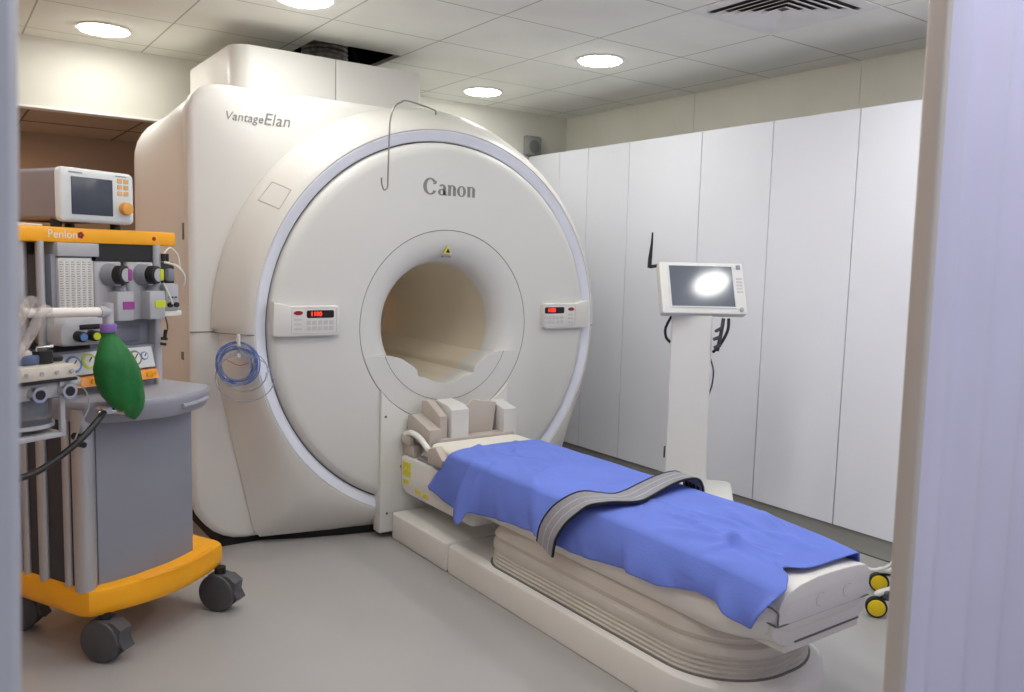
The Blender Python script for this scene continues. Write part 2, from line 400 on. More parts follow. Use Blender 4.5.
obj('bore_flare', ylathe(B(), [(.5005, 3.755), (.499, 3.7425), (.47, 3.744), (.44, 3.75), (.41, 3.762), (.38, 3.782), (.355, 3.81), (.34, 3.84), (.332, 3.875), (.33, 3.90)], n=NA), M_FACE, mri)
obj('bore_tube', ylathe(B(), [(.33, 3.88), (.3295, 4.2), (.3295, 4.9), (.36, 5.2)], n=96), M_BORE, mri)
b = B(); box(b, (XC - .035, 4.25, ZC + .322), (XC + .035, 5.0, ZC + .327)); obj('bore_lamp', b, em('bore_glow', (255, 250, 240), 0.9), mri)
obj('bore_seam', ylathe(B(), [(.5032, 3.7435), (.4998, 3.7435)], n=NA), M_SEAM, mri)
# flat lower part of the bore surround, cut to the shape of the table bridge
half = [(-.335, -.144), (-.27, -.160), (-.215, -.195), (-.178, -.222), (-.172, -.256), (-.115, -.272), (-.06, -.300), (0, -.312)]
prof = half + [(-x, z) for x, z in half[-2::-1]]
al = math.asin(-.144 / .498)
arc = [(.498 * cos(al - (al * 2 + pi) * 0 - k * (pi + 2 * al) / 40), .498 * sin(al - k * (pi + 2 * al) / 40)) for k in range(41)]   # right -> bottom -> left
low = [(XC + x, ZC + z) for x, z in prof] + [(XC + x, ZC + z) for x, z in arc]
b = B()
def strip_plate(bm, inner, outer, y0, y1):
    """plate between two open 2-D curves running the same way"""
    n = 48
    def res(c):
        L = [0]
        for p, q in zip(c[:-1], c[1:]): L.append(L[-1] + sqrt((p[0] - q[0]) ** 2 + (p[1] - q[1]) ** 2))
        out = []
        for k in range(n + 1):
            s = L[-1] * k / n
            for i in range(len(c) - 1):
                if s <= L[i + 1] + 1e-9: break
            t = (s - L[i]) / max(1e-9, L[i + 1] - L[i]); out.append((c[i][0] + (c[i + 1][0] - c[i][0]) * t, c[i][1] + (c[i + 1][1] - c[i][1]) * t))
        return out
    I, O = res(inner), res(outer)
    loft(bm, [[(p[0], y0, p[1]) for p in c] for c in (I, O)] + [[(p[0], y1, p[1]) for p in c] for c in (O, I)] + [[(p[0], y0, p[1]) for p in I]], False, False, False)
    for k in (0, n):
        bm.faces.new([bm.verts.new(p) for p in ((I[k][0], y0, I[k][1]), (O[k][0], y0, O[k][1]), (O[k][0], y1, O[k][1]), (I[k][0], y1, I[k][1]))])
inner = [(XC + x, ZC + z) for x, z in prof]; outer = [(XC + x, ZC + z) for x, z in arc[::-1]]
strip_plate(b, inner, outer, 3.7405, 3.90)
bmesh.ops.remove_doubles(b, verts=b.verts, dist=1e-5)
obj('bore_lower_cover', b, M_FACE, mri)
b = B(); outer2 = [(XC + .36 * cos(t), ZC + .36 * sin(t)) for t in [pi + .41 + (pi - .82) * k / 40 for k in range(41)]]
strip_plate(b, inner, outer2, 3.90, 5.15)
obj('bore_bridge', b, M_BORE, mri)
ab = B(); ylathe(ab, [(.3925, 3.7395), (.3895, 3.7395)], n=60, a0=pi + .38, a1=2 * pi - .38)
obj('bridge_seam', ab, M_SEAM, mri)
# docking pedestal under the bore
pl_, pr_ = XC - .39, XC + .39
zt = ZC - sqrt(.5045 ** 2 - .39 ** 2); a0 = atan2(zt - ZC, -.39)
top = [(XC + .5045 * cos(a), ZC + .5045 * sin(a)) for a in [a0 + (2 * (-pi / 2 - a0)) * k / 24 for k in range(25)]]
poly = [(pr_, .035), (pl_, .035)] + top
b = B(); prism(b, poly, 'Y', 3.722, 3.80, .004)
ped = obj('dock_pedestal', b, M_FACE, mri)
b = B()
for x, z in ((1.868, .638), (1.880, .134), (2.59, .638)):
    b = B(); cyl(b, (x, 3.7205, z), (x, 3.7225, z), .007, 12); obj('screw', b, M_SEAM, ped)
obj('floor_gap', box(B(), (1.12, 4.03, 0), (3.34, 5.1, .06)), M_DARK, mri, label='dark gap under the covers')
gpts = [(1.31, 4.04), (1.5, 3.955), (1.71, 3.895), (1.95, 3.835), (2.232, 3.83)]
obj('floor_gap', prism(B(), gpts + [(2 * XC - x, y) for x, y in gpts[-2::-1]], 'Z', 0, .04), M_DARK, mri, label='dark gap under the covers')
# horizontal joint lines in the covers
b = B(); box(b, (.99, 3.9935, 1.066), (1.10, 4.002, 1.071)); obj('cover_joint', b, M_SEAM, mri)
for sg in (-1, 1):
    b = B(); pr = []
    for t in (0.0, .12, .25, .4, .55, .7, .85, 1.0):
        r = 1.014 + .136 * t; pr.append((XC + sg * r, 3.768 + .217 * t ** 1.5 - .0012))
    pts = [Vector((x, y, 1.068)) for x, y in pr]
    tube(b, pts, .0022, 6); obj('flare_joint', b, M_SEAM, mri)
# side cover joint and slots seen on the left flank
b = B(); box(b, (1.0155, 4.125, .4), (1.0195, 4.131, 1.95)); obj('side_joint', b, M_SEAM, mri)
for y0, y1, z0, z1, x0 in ((4.19, 4.23, .915, .955, 1.003), (4.16, 4.185, 1.50, 1.58, 1.005)):
    b = B(); box(b, (x0, y0, z0), (x0 + .012, y1, z1), .003); obj('side_latch', b, M_SEAM, mri)
# access hatch outline on the flare
def on_flare(x, z, off=.002):
    dx, dz = x - XC, z - ZC; r = sqrt(dx * dx + dz * dz); t = min(1, max(0, (r - 1.016) / .134))
    return Vector((x, 3.768 + .217 * t ** 1.5 - off, z))
hp = [(1.287, 1.694), (1.353, 1.783), (1.404, 1.743), (1.345, 1.651)]
b = B()
for p, q in zip(hp, hp[1:] + hp[:1]):
    tube(b, [on_flare(p[0] + (q[0] - p[0]) * k / 8, p[1] + (q[1] - p[1]) * k / 8, .0005) for k in range(9)], .0016, 6)
obj('access_hatch', b, pm('hatch_line', (176, 166, 158), .6), mri)
# top cover boxes
for x0, x1, rr in ((1.262, 1.797, (.0, .0)), (1.801, 2.31, (0, 0))):
    po = rrect(x0, x1, 4.21, 5.06, (.10 if x0 < 1.5 else .003, .003 if x0 < 1.5 else .02, .003 if x0 < 1.5 else .05, .05 if x0 < 1.5 else .003), 8)
    b = B(); loft(b, [[(x, y, 2.12) for x, y in po], [(x, y, 2.462) for x, y in po], [(x + (1.79 - x) * .006, y + (4.66 - y) * .008, 2.472) for x, y in po]])
    obj('top_cover', b, M_BODY, mri)
# control panels
def control_panel(sg):
    cx = XC + sg * .775
    X = lambda x: XC + sg * x
    poly = [(X(x), z) for x, z in ([(.62, 1.075), (.62, 1.19), (.63, 1.204), (.86, 1.204), (.91, 1.216), (.943, 1.222), (.946, 1.15), (.946, 1.065), (.90, 1.062), (.63, 1.062)])]
    if sg < 0: poly = poly[::-1]
    b = B(); prism(b, poly, 'Y', 3.708, 3.76, .006)
    cp = obj('control_panel', b, M_BODY, mri)
    # x below runs from the panel's left edge as seen from the front
    L = XC - .79 if sg < 0 else XC + .63
    d0, d1, bx = (1.445, 1.580, 1.404) if sg < 0 else (2.852, 2.990, 3.042)
    fr = rrect(min(bx, d0) - .032, max(bx + .032, d1 + .014), 1.076, 1.196, .008, 3)
    fb_ = B(); tube(fb_, [(x, 3.7075, z) for x, z in fr + fr[:1]], .0016, 5); obj('panel_outline', fb_, M_KEY, cp)
    obj('panel_display', prism(B(), rrect(d0, d1, 1.148, 1.184, .008, 3), 'Y', 3.7055, 3.709), M_LEDBK, cp, label='black strip display')
    t = text_bm('1100', .028); t.transform(Matrix.Translation((d0 + .046, 3.7045, 1.166)) @ FACE_Y)
    obj('display_digits', t, M_REDLED, cp, label='glowing red digits')
    b = B(); cyl(b, (0, -.002, 0), (0, .002, 0), .5, 20); b.transform(Matrix.Translation((bx, 3.707, 1.172)) @ Matrix.Diagonal((.044, 1, .020, 1)))
    obj('stop_button', b, M_REDBTN, cp, label='dark red oval button')
    b = B()
    for r in range(2):
        for c in range(5): box(b, (d0 + c * .028, 3.7065, 1.116 - r * .026), (d0 + c * .028 + .022, 3.7085, 1.135 - r * .026), .001, 1)
    obj('key_pad', b, M_KEY, cp)
    b = B()
    for r in range(3): box(b, (bx - .018, 3.7065, 1.136 - r * .021), (bx + .018, 3.7085, 1.145 - r * .021), .001, 1)
    obj('key_pad', b, M_KEY, cp)
control_panel(-1); control_panel(1)
# lettering
def glyph_logo(bm, x0, z0, h, y):
    """broad-stroked serif capitals and lower case drawn as outlines"""
    def bar(a, b_, c, d): box(bm, (x0 + a * h, y - .002, z0 + b_ * h), (x0 + c * h, y, z0 + d * h))
    def ringp(cx, cz, rx, rz, wx, wz, a0=0, a1=2 * pi, n=28):
        pts = []
        for k in range(n + 1):
            a = a0 + (a1 - a0) * k / n; pts.append((cx + rx * cos(a), cz + rz * sin(a), cx + (rx - wx) * cos(a), cz + (rz - wz) * sin(a)))
        for p, q in zip(pts[:-1], pts[1:]):
            prism(bm, [(x0 + p[0] * h, z0 + p[1] * h), (x0 + q[0] * h, z0 + q[1] * h), (x0 + q[2] * h, z0 + q[3] * h), (x0 + p[2] * h, z0 + p[3] * h)], 'Y', y - .002, y)
    def stem_pair(x):
        bar(x, 0, x + .20, .66); bar(x - .04, .58, x + .02, .66); bar(x + .36, 0, x + .56, .52)
        ringp(x + .30, .44, .26, .24, .17, .07, 0.1, 2.2, 12)
    # C with its pointed inner serif
    ringp(.50, .50, .50, .52, .24, .09, .62, 2 * pi - .55)
    prism(bm, [(x0 + p[0] * h, z0 + p[1] * h) for p in ((.66, .66), (.96, .88), (.94, .70), (.80, .64))], 'Y', y - .002, y)
    # a
    x = 1.08
    ringp(x + .24, .19, .26, .21, .17, .06)
    bar(x + .36, .0, x + .55, .46); ringp(x + .28, .44, .27, .24, .18, .07, .1, 2.6, 14); bar(x + .55, 0, x + .64, .07)
    stem_pair(1.80)
    ringp(2.78, .33, .33, .35, .19, .07)
    stem_pair(3.24)
b = B(); glyph_logo(b, 2.074, 1.768, .082, 3.7425)
obj('logo_lettering', b, M_LOGO, mri, label='grey lettering on the scanner face')
for s, size, x, z in (('Vantage', .056, 1.247, 2.079), ('Elan', .080, 1.404, 2.082)):
    t = text_bm(s, size, .22, .0008, spacing=1.02); t.transform(Matrix.Translation((x, 3.9942, z)) @ FACE_Y)
    obj('model_lettering', t, M_LOGO, mri, label='grey slanted lettering on the upper cover')
# warning triangle above the bore
b = B(); y = 3.757
prism(b, [(2.208, 1.470), (2.252, 1.470), (2.230, 1.512)], 'Y', 3.750, 3.757)
wl = obj('warning_label', b, M_YELLOWLBL, mri, label='small yellow triangle sticker above the bore')
b = B(); prism(b, [(2.218, 1.474), (2.243, 1.474), (2.2305, 1.496)], 'Y', 3.748, 3.7505); obj('label_print', b, M_BLK, wl)
b = B(); box(b, (2.20, 3.752, 1.448), (2.25, 3.762, 1.458)); obj('label_print', b, M_SEAM, wl)
# peg for tubing
pg = on_flare(1.163, 1.045)
b = B(); tube(b, spline([(pg.x, pg.y + .01, pg.z), (pg.x - .012, pg.y - .03, pg.z - .002), (pg.x - .018, pg.y - .048, pg.z - .03), (pg.x - .018, pg.y - .05, pg.z - .075)], 6), .010, 10)
obj('tubing_peg', b, M_POLE, mri)
b = B(); tube(b, spline([(pg.x - .018, pg.y - .05, pg.z - .05), (pg.x - .02, pg.y - .06, pg.z - .02), (pg.x - .022, pg.y - .068, pg.z + .03)], 6), .008, 10)
obj('peg_tip', b, M_POLE, mri)

# tubing coil hung on the peg
tc_ = thing('oxygen_tubing', 'coil of thin blue and clear tubing hung on a white peg of the scanner', 'tubing', (1.163, 3.80, .83))
ax = Vector((.82, -.55, 0)).normalized(); nrm = Vector((-.55, -.82, 0)).normalized()
def coil(cu, cz, ru, rz, turns, seed, off):
    rnd = random.Random(seed); P = []
    n = 40 * turns
    for k in range(n + 1):
        a = 2 * pi * k / 40; j = k / n
        rr = 1 + .06 * sin(3.1 * j * turns + seed) + .05 * sin(a * .5 + seed)
        c = Vector((1.155, 3.80, 0)) + ax * (cu + ru * rr * cos(a)) + nrm * (off + .012 * sin(1.7 * a + seed))
        P.append((c.x, c.y, cz + rz * rr * sin(a)))
    return P
obj('blue_loops', tube(B(), coil(.0, .945, .085, .085, 3, 1, .03), .0034, 8), M_BLUET, tc_)
obj('blue_loops', tube(B(), coil(.012, .935, .092, .09, 2, 4, .042), .003, 8), M_BLUET, tc_)
obj('clear_loops', tube(B(), coil(.0, .93, .075, .08, 4, 2, .036), .0045, 8), M_CLEART, tc_)
obj('clear_loops', tube(B(), coil(.03, .905, .115, .10, 1, 3, .045), .0028, 8), M_CLEART, tc_)
obj('clear_loops', tube(B(), coil(.045, .88, .125, .10, 1, 6, .052), .0025, 8), M_CLEART, tc_)
obj('white_connector', tube(B(), [(1.083, 3.83, .99), (1.078, 3.83, .94), (1.076, 3.83, .89)], .007, 10), M_POLE, tc_)
obj('red_marker', tube(B(), spline([(1.095, 3.79, .96), (1.14, 3.75, .935), (1.18, 3.74, .945)], 6), .002, 8), pm('red_marker', (190, 40, 50), .5), tc_)

# bent wire hook
b = B()
tube(b, spline([(2.226, 3.905, 2.19), (2.222, 3.885, 2.205), (2.18, 3.84, 2.212), (1.96, 3.70, 2.207), (1.905, 3.672, 2.19), (1.868, 3.660, 2.165), (1.845, 3.66, 2.11), (1.838, 3.66, 2.0), (1.834, 3.66, 1.82), (1.832, 3.66, 1.78), (1.815, 3.66, 1.765), (1.802, 3.66, 1.79), (1.800, 3.66, 1.822)], 8), .0042, 8)
tag(obj('wire_hook', b, pm('wire_steel', (140, 138, 132), .35, metal=.7), origin=(2.226, 3.9, 2.19)), 'thin bent wire hook hanging from the top of the scanner ring', 'hook')

# ------------------------------------------------------------------ patient table
tb = thing('patient_table', 'long ivory scanner table with ribbed bellows under the blue drape', 'scanner table', (XC, 2.5, 0))
def stad(x0, x1, y0, y1, r, rb=.02, n=12):
    return rrect(x0, x1, y0, y1, (r, r, rb, rb), n)
def lz(bm, secs):
    loft(bm, [[(x, y, z) for x, y in pts] for z, pts in secs])
b = B()
lz(b, [(0, stad(1.914, 2.546, 1.484, 3.168, .315)), (.004, stad(1.910, 2.550, 1.48, 3.17, .318)), (.10, stad(1.910, 2.550, 1.48, 3.17, .318)), (.122, stad(1.915, 2.545, 1.486, 3.168, .313)), (.134, stad(1.932, 2.530, 1.503, 3.16, .298))])
obj('plinth', b, M_TBL, tb)
b = B(); box(b, (1.905, 3.172, 0), (2.560, 3.715, .140), .012, 3); obj('plinth', b, M_TBL, tb)
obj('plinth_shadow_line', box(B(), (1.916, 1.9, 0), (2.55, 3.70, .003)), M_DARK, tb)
b = B(); secs = []
prof_b = [(.128, .0), (.142, .004), (.146, -.002), (.158, .004), (.162, -.004), (.174, .002), (.178, -.006), (.190, .001), (.194, -.006), (.214, .004), (.236, .002), (.246, -.010), (.268, .000), (.285, -.008), (.33, -.03)]
for z, e in prof_b: secs.append((z, stad(1.945 - e, 2.521 + e, 1.560 - e, 2.93 + e, .26, .14)))
lz(b, secs); obj('bellows', b, M_TBLD, tb)
b = B(); lz(b, [(.130, stad(1.934, 2.532, 1.549, 2.94, .27, .14)), (.1385, stad(1.934, 2.532, 1.549, 2.94, .27, .14))]); obj('bellows_groove', b, M_SEAM, tb)
b = B()
lz(b, [(.285, stad(2.03, 2.436, 1.56, 3.02, .20, .05)), (.300, stad(1.985, 2.481, 1.50, 3.04, .20, .05)), (.330, stad(1.945, 2.520, 1.452, 3.06, .17, .05)), (.375, stad(1.932, 2.532, 1.432, 3.07, .13, .05)), (.42, stad(1.938, 2.526, 1.43, 3.07, .11, .05)), (.45, stad(1.955, 2.509, 1.432, 3.07, .10, .05)), (.462, stad(1.985, 2.479, 1.45, 3.06, .10, .05))])
tbb = obj('table_body', b, M_TBL, tb)
b = B(); prism(b, [(1.985, .394), (1.985, .36), (2.02, .33), (2.07, .312), (2.10, .322), (2.42, .322), (2.466, .345), (2.466, .394)], 'Y', 1.440, 1.70, .004); obj('end_skirt', b, M_TBL, tbb)
b = B(); box(b, (2.10, 1.4395, .3165), (2.43, 1.47, .3225)); obj('handle_slot', b, M_SEAM, tbb)
b = B(); prism(b, rrect(2.055, 2.44, .288, .317, .010, 3), 'Y', 1.446, 1.60, .005); obj('grab_handle', b, M_TBL, tbb)
# sliding tabletop with its rounded end plate
dome = [(2.000, .392), (2.000, .440), (2.006, .458), (2.022, .474), (2.05, .488), (2.10, .502), (2.18, .510), (2.25, .511), (2.33, .509), (2.40, .505), (2.44, .497), (2.460, .482), (2.468, .46), (2.466, .392)]
b = B(); prism(b, dome[::-1], 'Y', 1.432, 3.60, .006)
ttop = obj('tabletop', b, M_TBL, tb)
b = B(); tube(b, [(2.0, 1.434, .432), (2.0, 1.434, .392)], .003, 6); tube(b, [(2.0, 1.434, .432), (1.985, 1.445, .448), (1.965, 1.46, .458)], .003, 6); tube(b, [(2.0, 1.434, .391), (2.466, 1.434, .391)], .003, 6); tube(b, [(1.995, 1.434, .392), (1.93, 1.55, .44), (1.93, 1.7, .447)], .003, 6)
obj('end_plate_joint', b, M_SEAM, ttop)
for x in (2.20, 2.34):
  b = B(); tube(b, [(x + .022 * cos(a), 1.4305, .435 + .022 * sin(a)) for a in [.8 + k * .25 for k in range(17)]], .0012, 5)
  obj('end_plate_mark', b, M_KEY, ttop)
# cradle towards the bore with its yellow labels
b = B(); prism(b, rrect(3.02, 3.719, .245, .438, (.02, .07, .03, .01), 6), 'X', 1.955, 2.51, .01)
cr_ = obj('cradle', b, M_TBL, tb)
for y0, z0, w, h in ((3.61, .335, .085, .075), (3.625, .295, .06, .022), (3.50, .272, .06, .022), (3.43, .268, .05, .022)):
    b = B(); box(b, (1.953, y0, z0), (1.9555, y0 + w, z0 + h)); obj('yellow_label', b, M_YELLOWLBL, cr_, label='yellow warning sticker')
obj('label_dot', cyl(B(), (1.9525, 3.725, .372), (1.9555, 3.725, .372), .008, 12), M_REDBTN, cr_, label='red dot')
b = B(); box(b, (1.965, 3.05, .438), (1.999, 3.56, .458), .003); obj('side_rail', b, pm('rail_grey', (142, 142, 146), .45), tb, label='grey slide rail')
b = B(); box(b, (2.470, 3.05, .438), (2.50, 3.7, .458), .003); obj('side_rail', b, pm('rail_grey', (142, 142, 146), .45), tb, label='grey slide rail')
obj('bridge_plate', box(B(), (2.02, 3.605, .44), (2.445, 3.718, .50), .006), M_TBL, tb)
# mattress
mt = B()
def mat_prof(w, top): return [(XC - w, .5125), (XC - w, max(.514, top - .02)), (XC - w + .012, top - .006), (XC - w + .035, top), (XC + w - .035, top), (XC + w - .012, top - .006), (XC + w, max(.514, top - .02)), (XC + w, .5125)]
loft(mt, [[(x, y, z) for x, z in mat_prof(w, t)] for y, w, t in ((1.56, .20, .5235), (1.75, .225, .536), (2.0, .245, .546), (3.42, .258, .546), (3.455, .250, .540))])
tag(obj('table_mattress', mt, M_PAD, origin=(XC, 2.5, .49)), 'white mattress pad on the scanner table under the blue drape', 'mattress')

# ------------------------------------------------------------------ blue drape
def drape_z(x, y):
    top = .556
    if y < 2.0: top -= .030 * ((2.0 - y) / .6) ** 1.3
    e = abs(x - XC)
    top -= .012 * max(0, (e - .18) / .08) ** 2 if e > .18 else 0
    if y < 1.62 and False: top -= .0
    return top
hem = [(1.395, .485), (1.42, .452), (1.445, .40), (1.50, .408), (1.60, .432), (1.70, .437), (1.82, .408), (1.92, .41), (2.10, .395), (2.28, .372), (2.47, .388), (2.70, .372), (2.90, .345), (2.975, .345), (3.012, .282), (3.10, .302), (3.353, .344), (3.37, .38)]
def interp(tab, y):
    if y <= tab[0][0]: return tab[0][1]
    for (a, p), (b_, q) in zip(tab[:-1], tab[1:]):
        if y <= b_: return p + (q - p) * (y - a) / (b_ - a)
    return tab[-1][1]
bm = B(); NY, NT, NL = 240, 64, 26
grid = []
def crease(x, y):
    h = 0
    for (x0, y0, x1, y1, a, w) in CREASES:
        dx, dy = x1 - x0, y1 - y0; L = dx * dx + dy * dy
        t = max(0, min(1, ((x - x0) * dx + (y - y0) * dy) / L)); px, py = x0 + t * dx, y0 + t * dy
        d = sqrt((x - px) ** 2 + (y - py) ** 2); fade = sin(pi * max(.06, min(.94, t))) ** .5
        h += a * fade * math.exp(-(d / w) ** 2)
    return h
rndc = random.Random(5); CREASES = [(2.0, 1.9, 2.16, 1.52, .012, .022), (1.98, 1.72, 2.20, 1.60, .008, .016), (2.22, 1.98, 2.32, 1.50, .010, .022), (2.36, 1.92, 2.22, 1.62, -.010, .03), (2.02, 2.95, 2.12, 3.3, .006, .02), (1.99, 2.65, 2.46, 2.85, .004, .012), (2.0, 3.02, 2.45, 3.12, .004, .012), (2.0, 2.0, 2.2, 2.12, .008, .03), (2.30, 1.55, 2.46, 1.85, .012, .025), (2.13, 1.95, 2.10, 1.45, .012, .02)]
for _ in range(30):
    x, y = rndc.uniform(2.0, 2.4), rndc.uniform(1.5, 3.2); CREASES.append((x, y, x + rndc.uniform(-.2, .2), y + rndc.uniform(-.3, .3), rndc.uniform(-.005, .006), rndc.uniform(.008, .022)))
for j in range(NY + 1):
    y = 1.405 + (3.235 - 1.405) * j / NY
    row = []
    wr_ = .262 if y > 1.9 else .262 - .05 * ((1.9 - y) / .5)
    wl_ = .266 if y > 1.8 else .266 - .012 * ((1.8 - y) / .4)
    # right overhang, short
    for k in range(5):
        f = 1 - k / 5
        row.append((XC + wr_ + .014 * sin(f * 1.5) + .006 * sin(9 * y), y, drape_z(XC + wr_, y) - .01 - .10 * f - .02 * f * sin(5 * y)))
    ye = 1.405 if y < 1.405 else y
    for k in range(NT + 1):
        x = XC + wr_ - (wr_ + wl_) * k / NT
        z = drape_z(x, y) + abs(crease(x, y)) * 1.5 + .0022 * sin(13 * x + 7 * y) * sin(9 * y - 4 * x)
        row.append((x, y, z))
    zt = row[-1][2]; hz = interp(hem, y + (.125 * (y - 2.85) / .385 if y > 2.85 else 0))
    for k in range(1, NL + 1):
        f = k / NL
        fold = .012 * sin(10.5 * y + .8) + .010 * sin(23 * y + 2.0 * f) + .005 * sin(47 * y + 5 * f) * f + (.035 * math.exp(-((y - 1.52) / .10) ** 2) - .02 * math.exp(-((y - 1.66) / .06) ** 2) + .028 * math.exp(-((y - 2.98) / .05) ** 2) * f)
        cl = max(.0, .045 * sin(f * pi * .5))       # clears the table body
        if y > 3.05: cl *= .55
        x = XC - wl_ - cl - .012 - max(-.006, fold) * f
        yy = y + (.02 * f * sin(14 * y)) 
        if y > 2.85: yy += .125 * f * (y - 2.85) / .385
        row.append((x, max(yy, 1.398), zt - (zt - hz) * f - .004))
    grid.append(row)
# end of the drape is cut at a slant: pull the near rows back so the end plate shows
n = len(grid[0])
V = []
for j, row in enumerate(grid):
    out = []
    for i, (x, y, z) in enumerate(row):
        g = (XC + .25 - x) / .5; g = max(0, min(1, g))
        y0 = 1.462 - .062 * max(0, (g - .72) / .28) ** 1.5 + .045 * math.exp(-((x - 2.11) / .04) ** 2)
        yy = y if y > 1.9 else 1.9 - (1.9 - y) * (1.9 - y0) / (1.9 - 1.405)
        out.append(bm.verts.new((x, yy, z)))
    V.append(out)
for a, c in zip(V[:-1], V[1:]):
    for i in range(n - 1): bm.faces.new((a[i], a[i + 1], c[i + 1], c[i]))
dr = obj('blue_drape', bm, M_DRAPE, smooth=70, origin=(XC, 2.4, .55))
sm = dr.modifiers.new('Solid', 'SOLIDIFY'); sm.thickness = .0025; sm.offset = 1
tag(dr, 'crumpled blue disposable sheet spread over the scanner table', 'drape')

# ------------------------------------------------------------------ strap
st = thing('body_strap', 'grey ribbed fabric strap laid across the blue drape', 'strap', (2.2, 2.25, .56))
path = spline([(1.880, 2.395, .355), (1.880, 2.375, .43), (1.900, 2.330, .505), (1.945, 2.27, .562), (2.00, 2.215, .578), (2.08, 2.185, .574), (2.16, 2.205, .572), (2.26, 2.235, .578), (2.36, 2.252, .590), (2.44, 2.255, .596), (2.50, 2.26, .585), (2.53, 2.262, .55), (2.535, 2.262, .50)], 10)
HW = .056
def ribbon(bm, path, s0, s1, off, th, wob=0):
    rings = []
    for i, p in enumerate(path):
        t = (path[min(i + 1, len(path) - 1)] - path[max(i - 1, 0)]).normalized()
        w = Vector((.10, 1, 0)); w = (w - t * w.dot(t)).normalized()
        nn = t.cross(w).normalized()
        if nn.z < 0 and abs(t.z) < .8: nn = -nn
        if abs(t.z) >= .8: nn = nn if (nn.x < 0) == (p.x < XC) else -nn
        c = p + nn * off
        rings.append([c + w * s0, c + w * s1, c + w * s1 + nn * th, c + w * s0 + nn * th])
    loft(bm, rings); return bm
obj('webbing', ribbon(B(), path, -HW, HW, 0, .006), M_STRAP, st, smooth=60)
obj('edge_binding', ribbon(B(), path, -HW - .004, -HW + .002, -.001, .009), M_STRAPE, st, smooth=60)
obj('edge_binding', ribbon(B(), path, HW - .002, HW + .004, -.001, .009), M_STRAPE, st, smooth=60)
for s in (-.020, .016): obj('woven_stripe', ribbon(B(), path, s - .0025, s + .0025, .0055, .0012), M_STRAPL, st, smooth=60)
b = B()
for i in range(4): box(b, (2.528, 2.225 + i * .022, .50), (2.542, 2.24 + i * .022, .56), .003)
obj('black_buckle', b, M_STRAPE, st)

# ------------------------------------------------------------------ head coil and blocks at the bore end
hc = thing('head_coil', 'pale grey head coil with upright side blocks on the scanner table', 'head coil', (2.26, 3.52, .47))
obj('coil_base', box(B(), (2.03, 3.475, .513), (2.50, 3.70, .55), .012), M_COIL, hc)
obj('left_block', prism(B(), [(3.48, .52), (3.66, .52), (3.66, .70), (3.64, .722), (3.52, .71), (3.48, .69)], 'X', 2.11, 2.215, .008), M_COILL, hc)
obj('left_step', prism(B(), [(3.50, .53), (3.69, .53), (3.69, .715), (3.63, .72), (3.50, .66)], 'X', 2.055, 2.10, .006), M_COIL, hc)
obj('left_ledge', prism(B(), [(3.48, .513), (3.71, .513), (3.71, .64), (3.67, .65), (3.48, .60)], 'X', 1.985, 2.055, .006), M_COIL, hc)
b = B(); prism(b, [(2.225, .545), (2.40, .545), (2.42, .70), (2.275, .725), (2.225, .69)], 'Y', 3.54, 3.57, .006)
obj('head_plate', b, M_COIL, hc)
obj('right_block', prism(B(), [(3.48, .53), (3.66, .53), (3.66, .69), (3.62, .70), (3.48, .67)], 'X', 2.43, 2.515, .008), M_COILL, hc)
obj('plate_gap', box(B(), (2.412, 3.555, .54), (2.43, 3.64, .68), .003), M_SEAM, hc)
b = B(); prism(b, [(3.28, .462), (3.40, .462), (3.40, .53), (3.33, .555), (3.26, .50)], 'X', 1.930, 1.972, .008); obj('coil_handle', b, M_COIL, hc)
cb_ = thing('coil_connector', 'beige cable plug block on the table edge beside the head coil', 'connector', (1.99, 3.62, .44))
obj('plug_body', prism(B(), [(3.604, .440), (3.715, .440), (3.715, .495), (3.69, .512), (3.62, .50), (3.604, .48)], 'X', 1.962, 2.018, .008), M_COIL, cb_)
obj('plug_body', box(B(), (1.950, 3.62, .498), (1.983, 3.715, .545), .010), M_COIL, cb_)
obj('plug_cable', tube(B(), spline([(1.968, 3.69, .545), (1.962, 3.62, .565), (1.960, 3.53, .555), (1.962, 3.46, .52), (1.97, 3.42, .49)], 8), .015, 12), M_POLE, cb_)

# ------------------------------------------------------------------ monitor on its pedestal
ms = thing('monitor_stand', 'white pedestal patient monitor with tilted screen and antenna beside the white wall panels', 'monitor', (3.1, 2.83, 0))
sv = Vector((.674, -.739, 0)); dv = Vector((.739, .674, 0)); C0 = Vector((3.1, 2.83, 0))
def SW(s, d, z): return C0 + sv * s + dv * d + Vector((0, 0, z))
Mst = Matrix.Translation(C0) @ Matrix(((sv.x, dv.x, 0, 0), (sv.y, dv.y, 0, 0), (0, 0, 1, 0), (0, 0, 0, 1)))
b = B(); prism(b, rrect(-.20, .240, -.19, .21, .04, 5), 'Z', .06, .318, .012, Mst); obj('stand_base', b, M_POLE, ms)
def put(b): b.transform(Mst); return b
b = B()
po = lambda k: rrect(-.097 + k, .097 - k, -.07 + k, .07 - k, .02, 4)
loft(b, [[(x, y, .30) for x, y in rrect(-.098, .108, -.075, .075, .012, 4)], [(x, y, .7) for x, y in rrect(-.098, .103, -.075, .075, .012, 4)], [(x, y, 1.20) for x, y in rrect(-.098, .098, -.075, .075, .012, 4)]])
obj('stand_column', put(b), M_POLE, ms)
for s in (-.16, .22):
    for d in (-.15, .17):
        w = B(); cyl(w, SW(s - .012, d, .032), SW(s + .012, d, .032), .032, 18); w2 = B(); cyl(w2, SW(s, d, .03), SW(s, d, .065), .01, 10)
        o = obj('caster', w, M_CASTER, ms); obj('caster_stem', w2, M_CHROME, o)
nv = Vector((-.427, -.82, .379)).normalized(); av = Vector((.887, -.46, 0)).normalized(); bv = nv.cross(av).normalized()
if bv.z < 0: bv = -bv
CEN = SW(.047, -.03, 1.335)
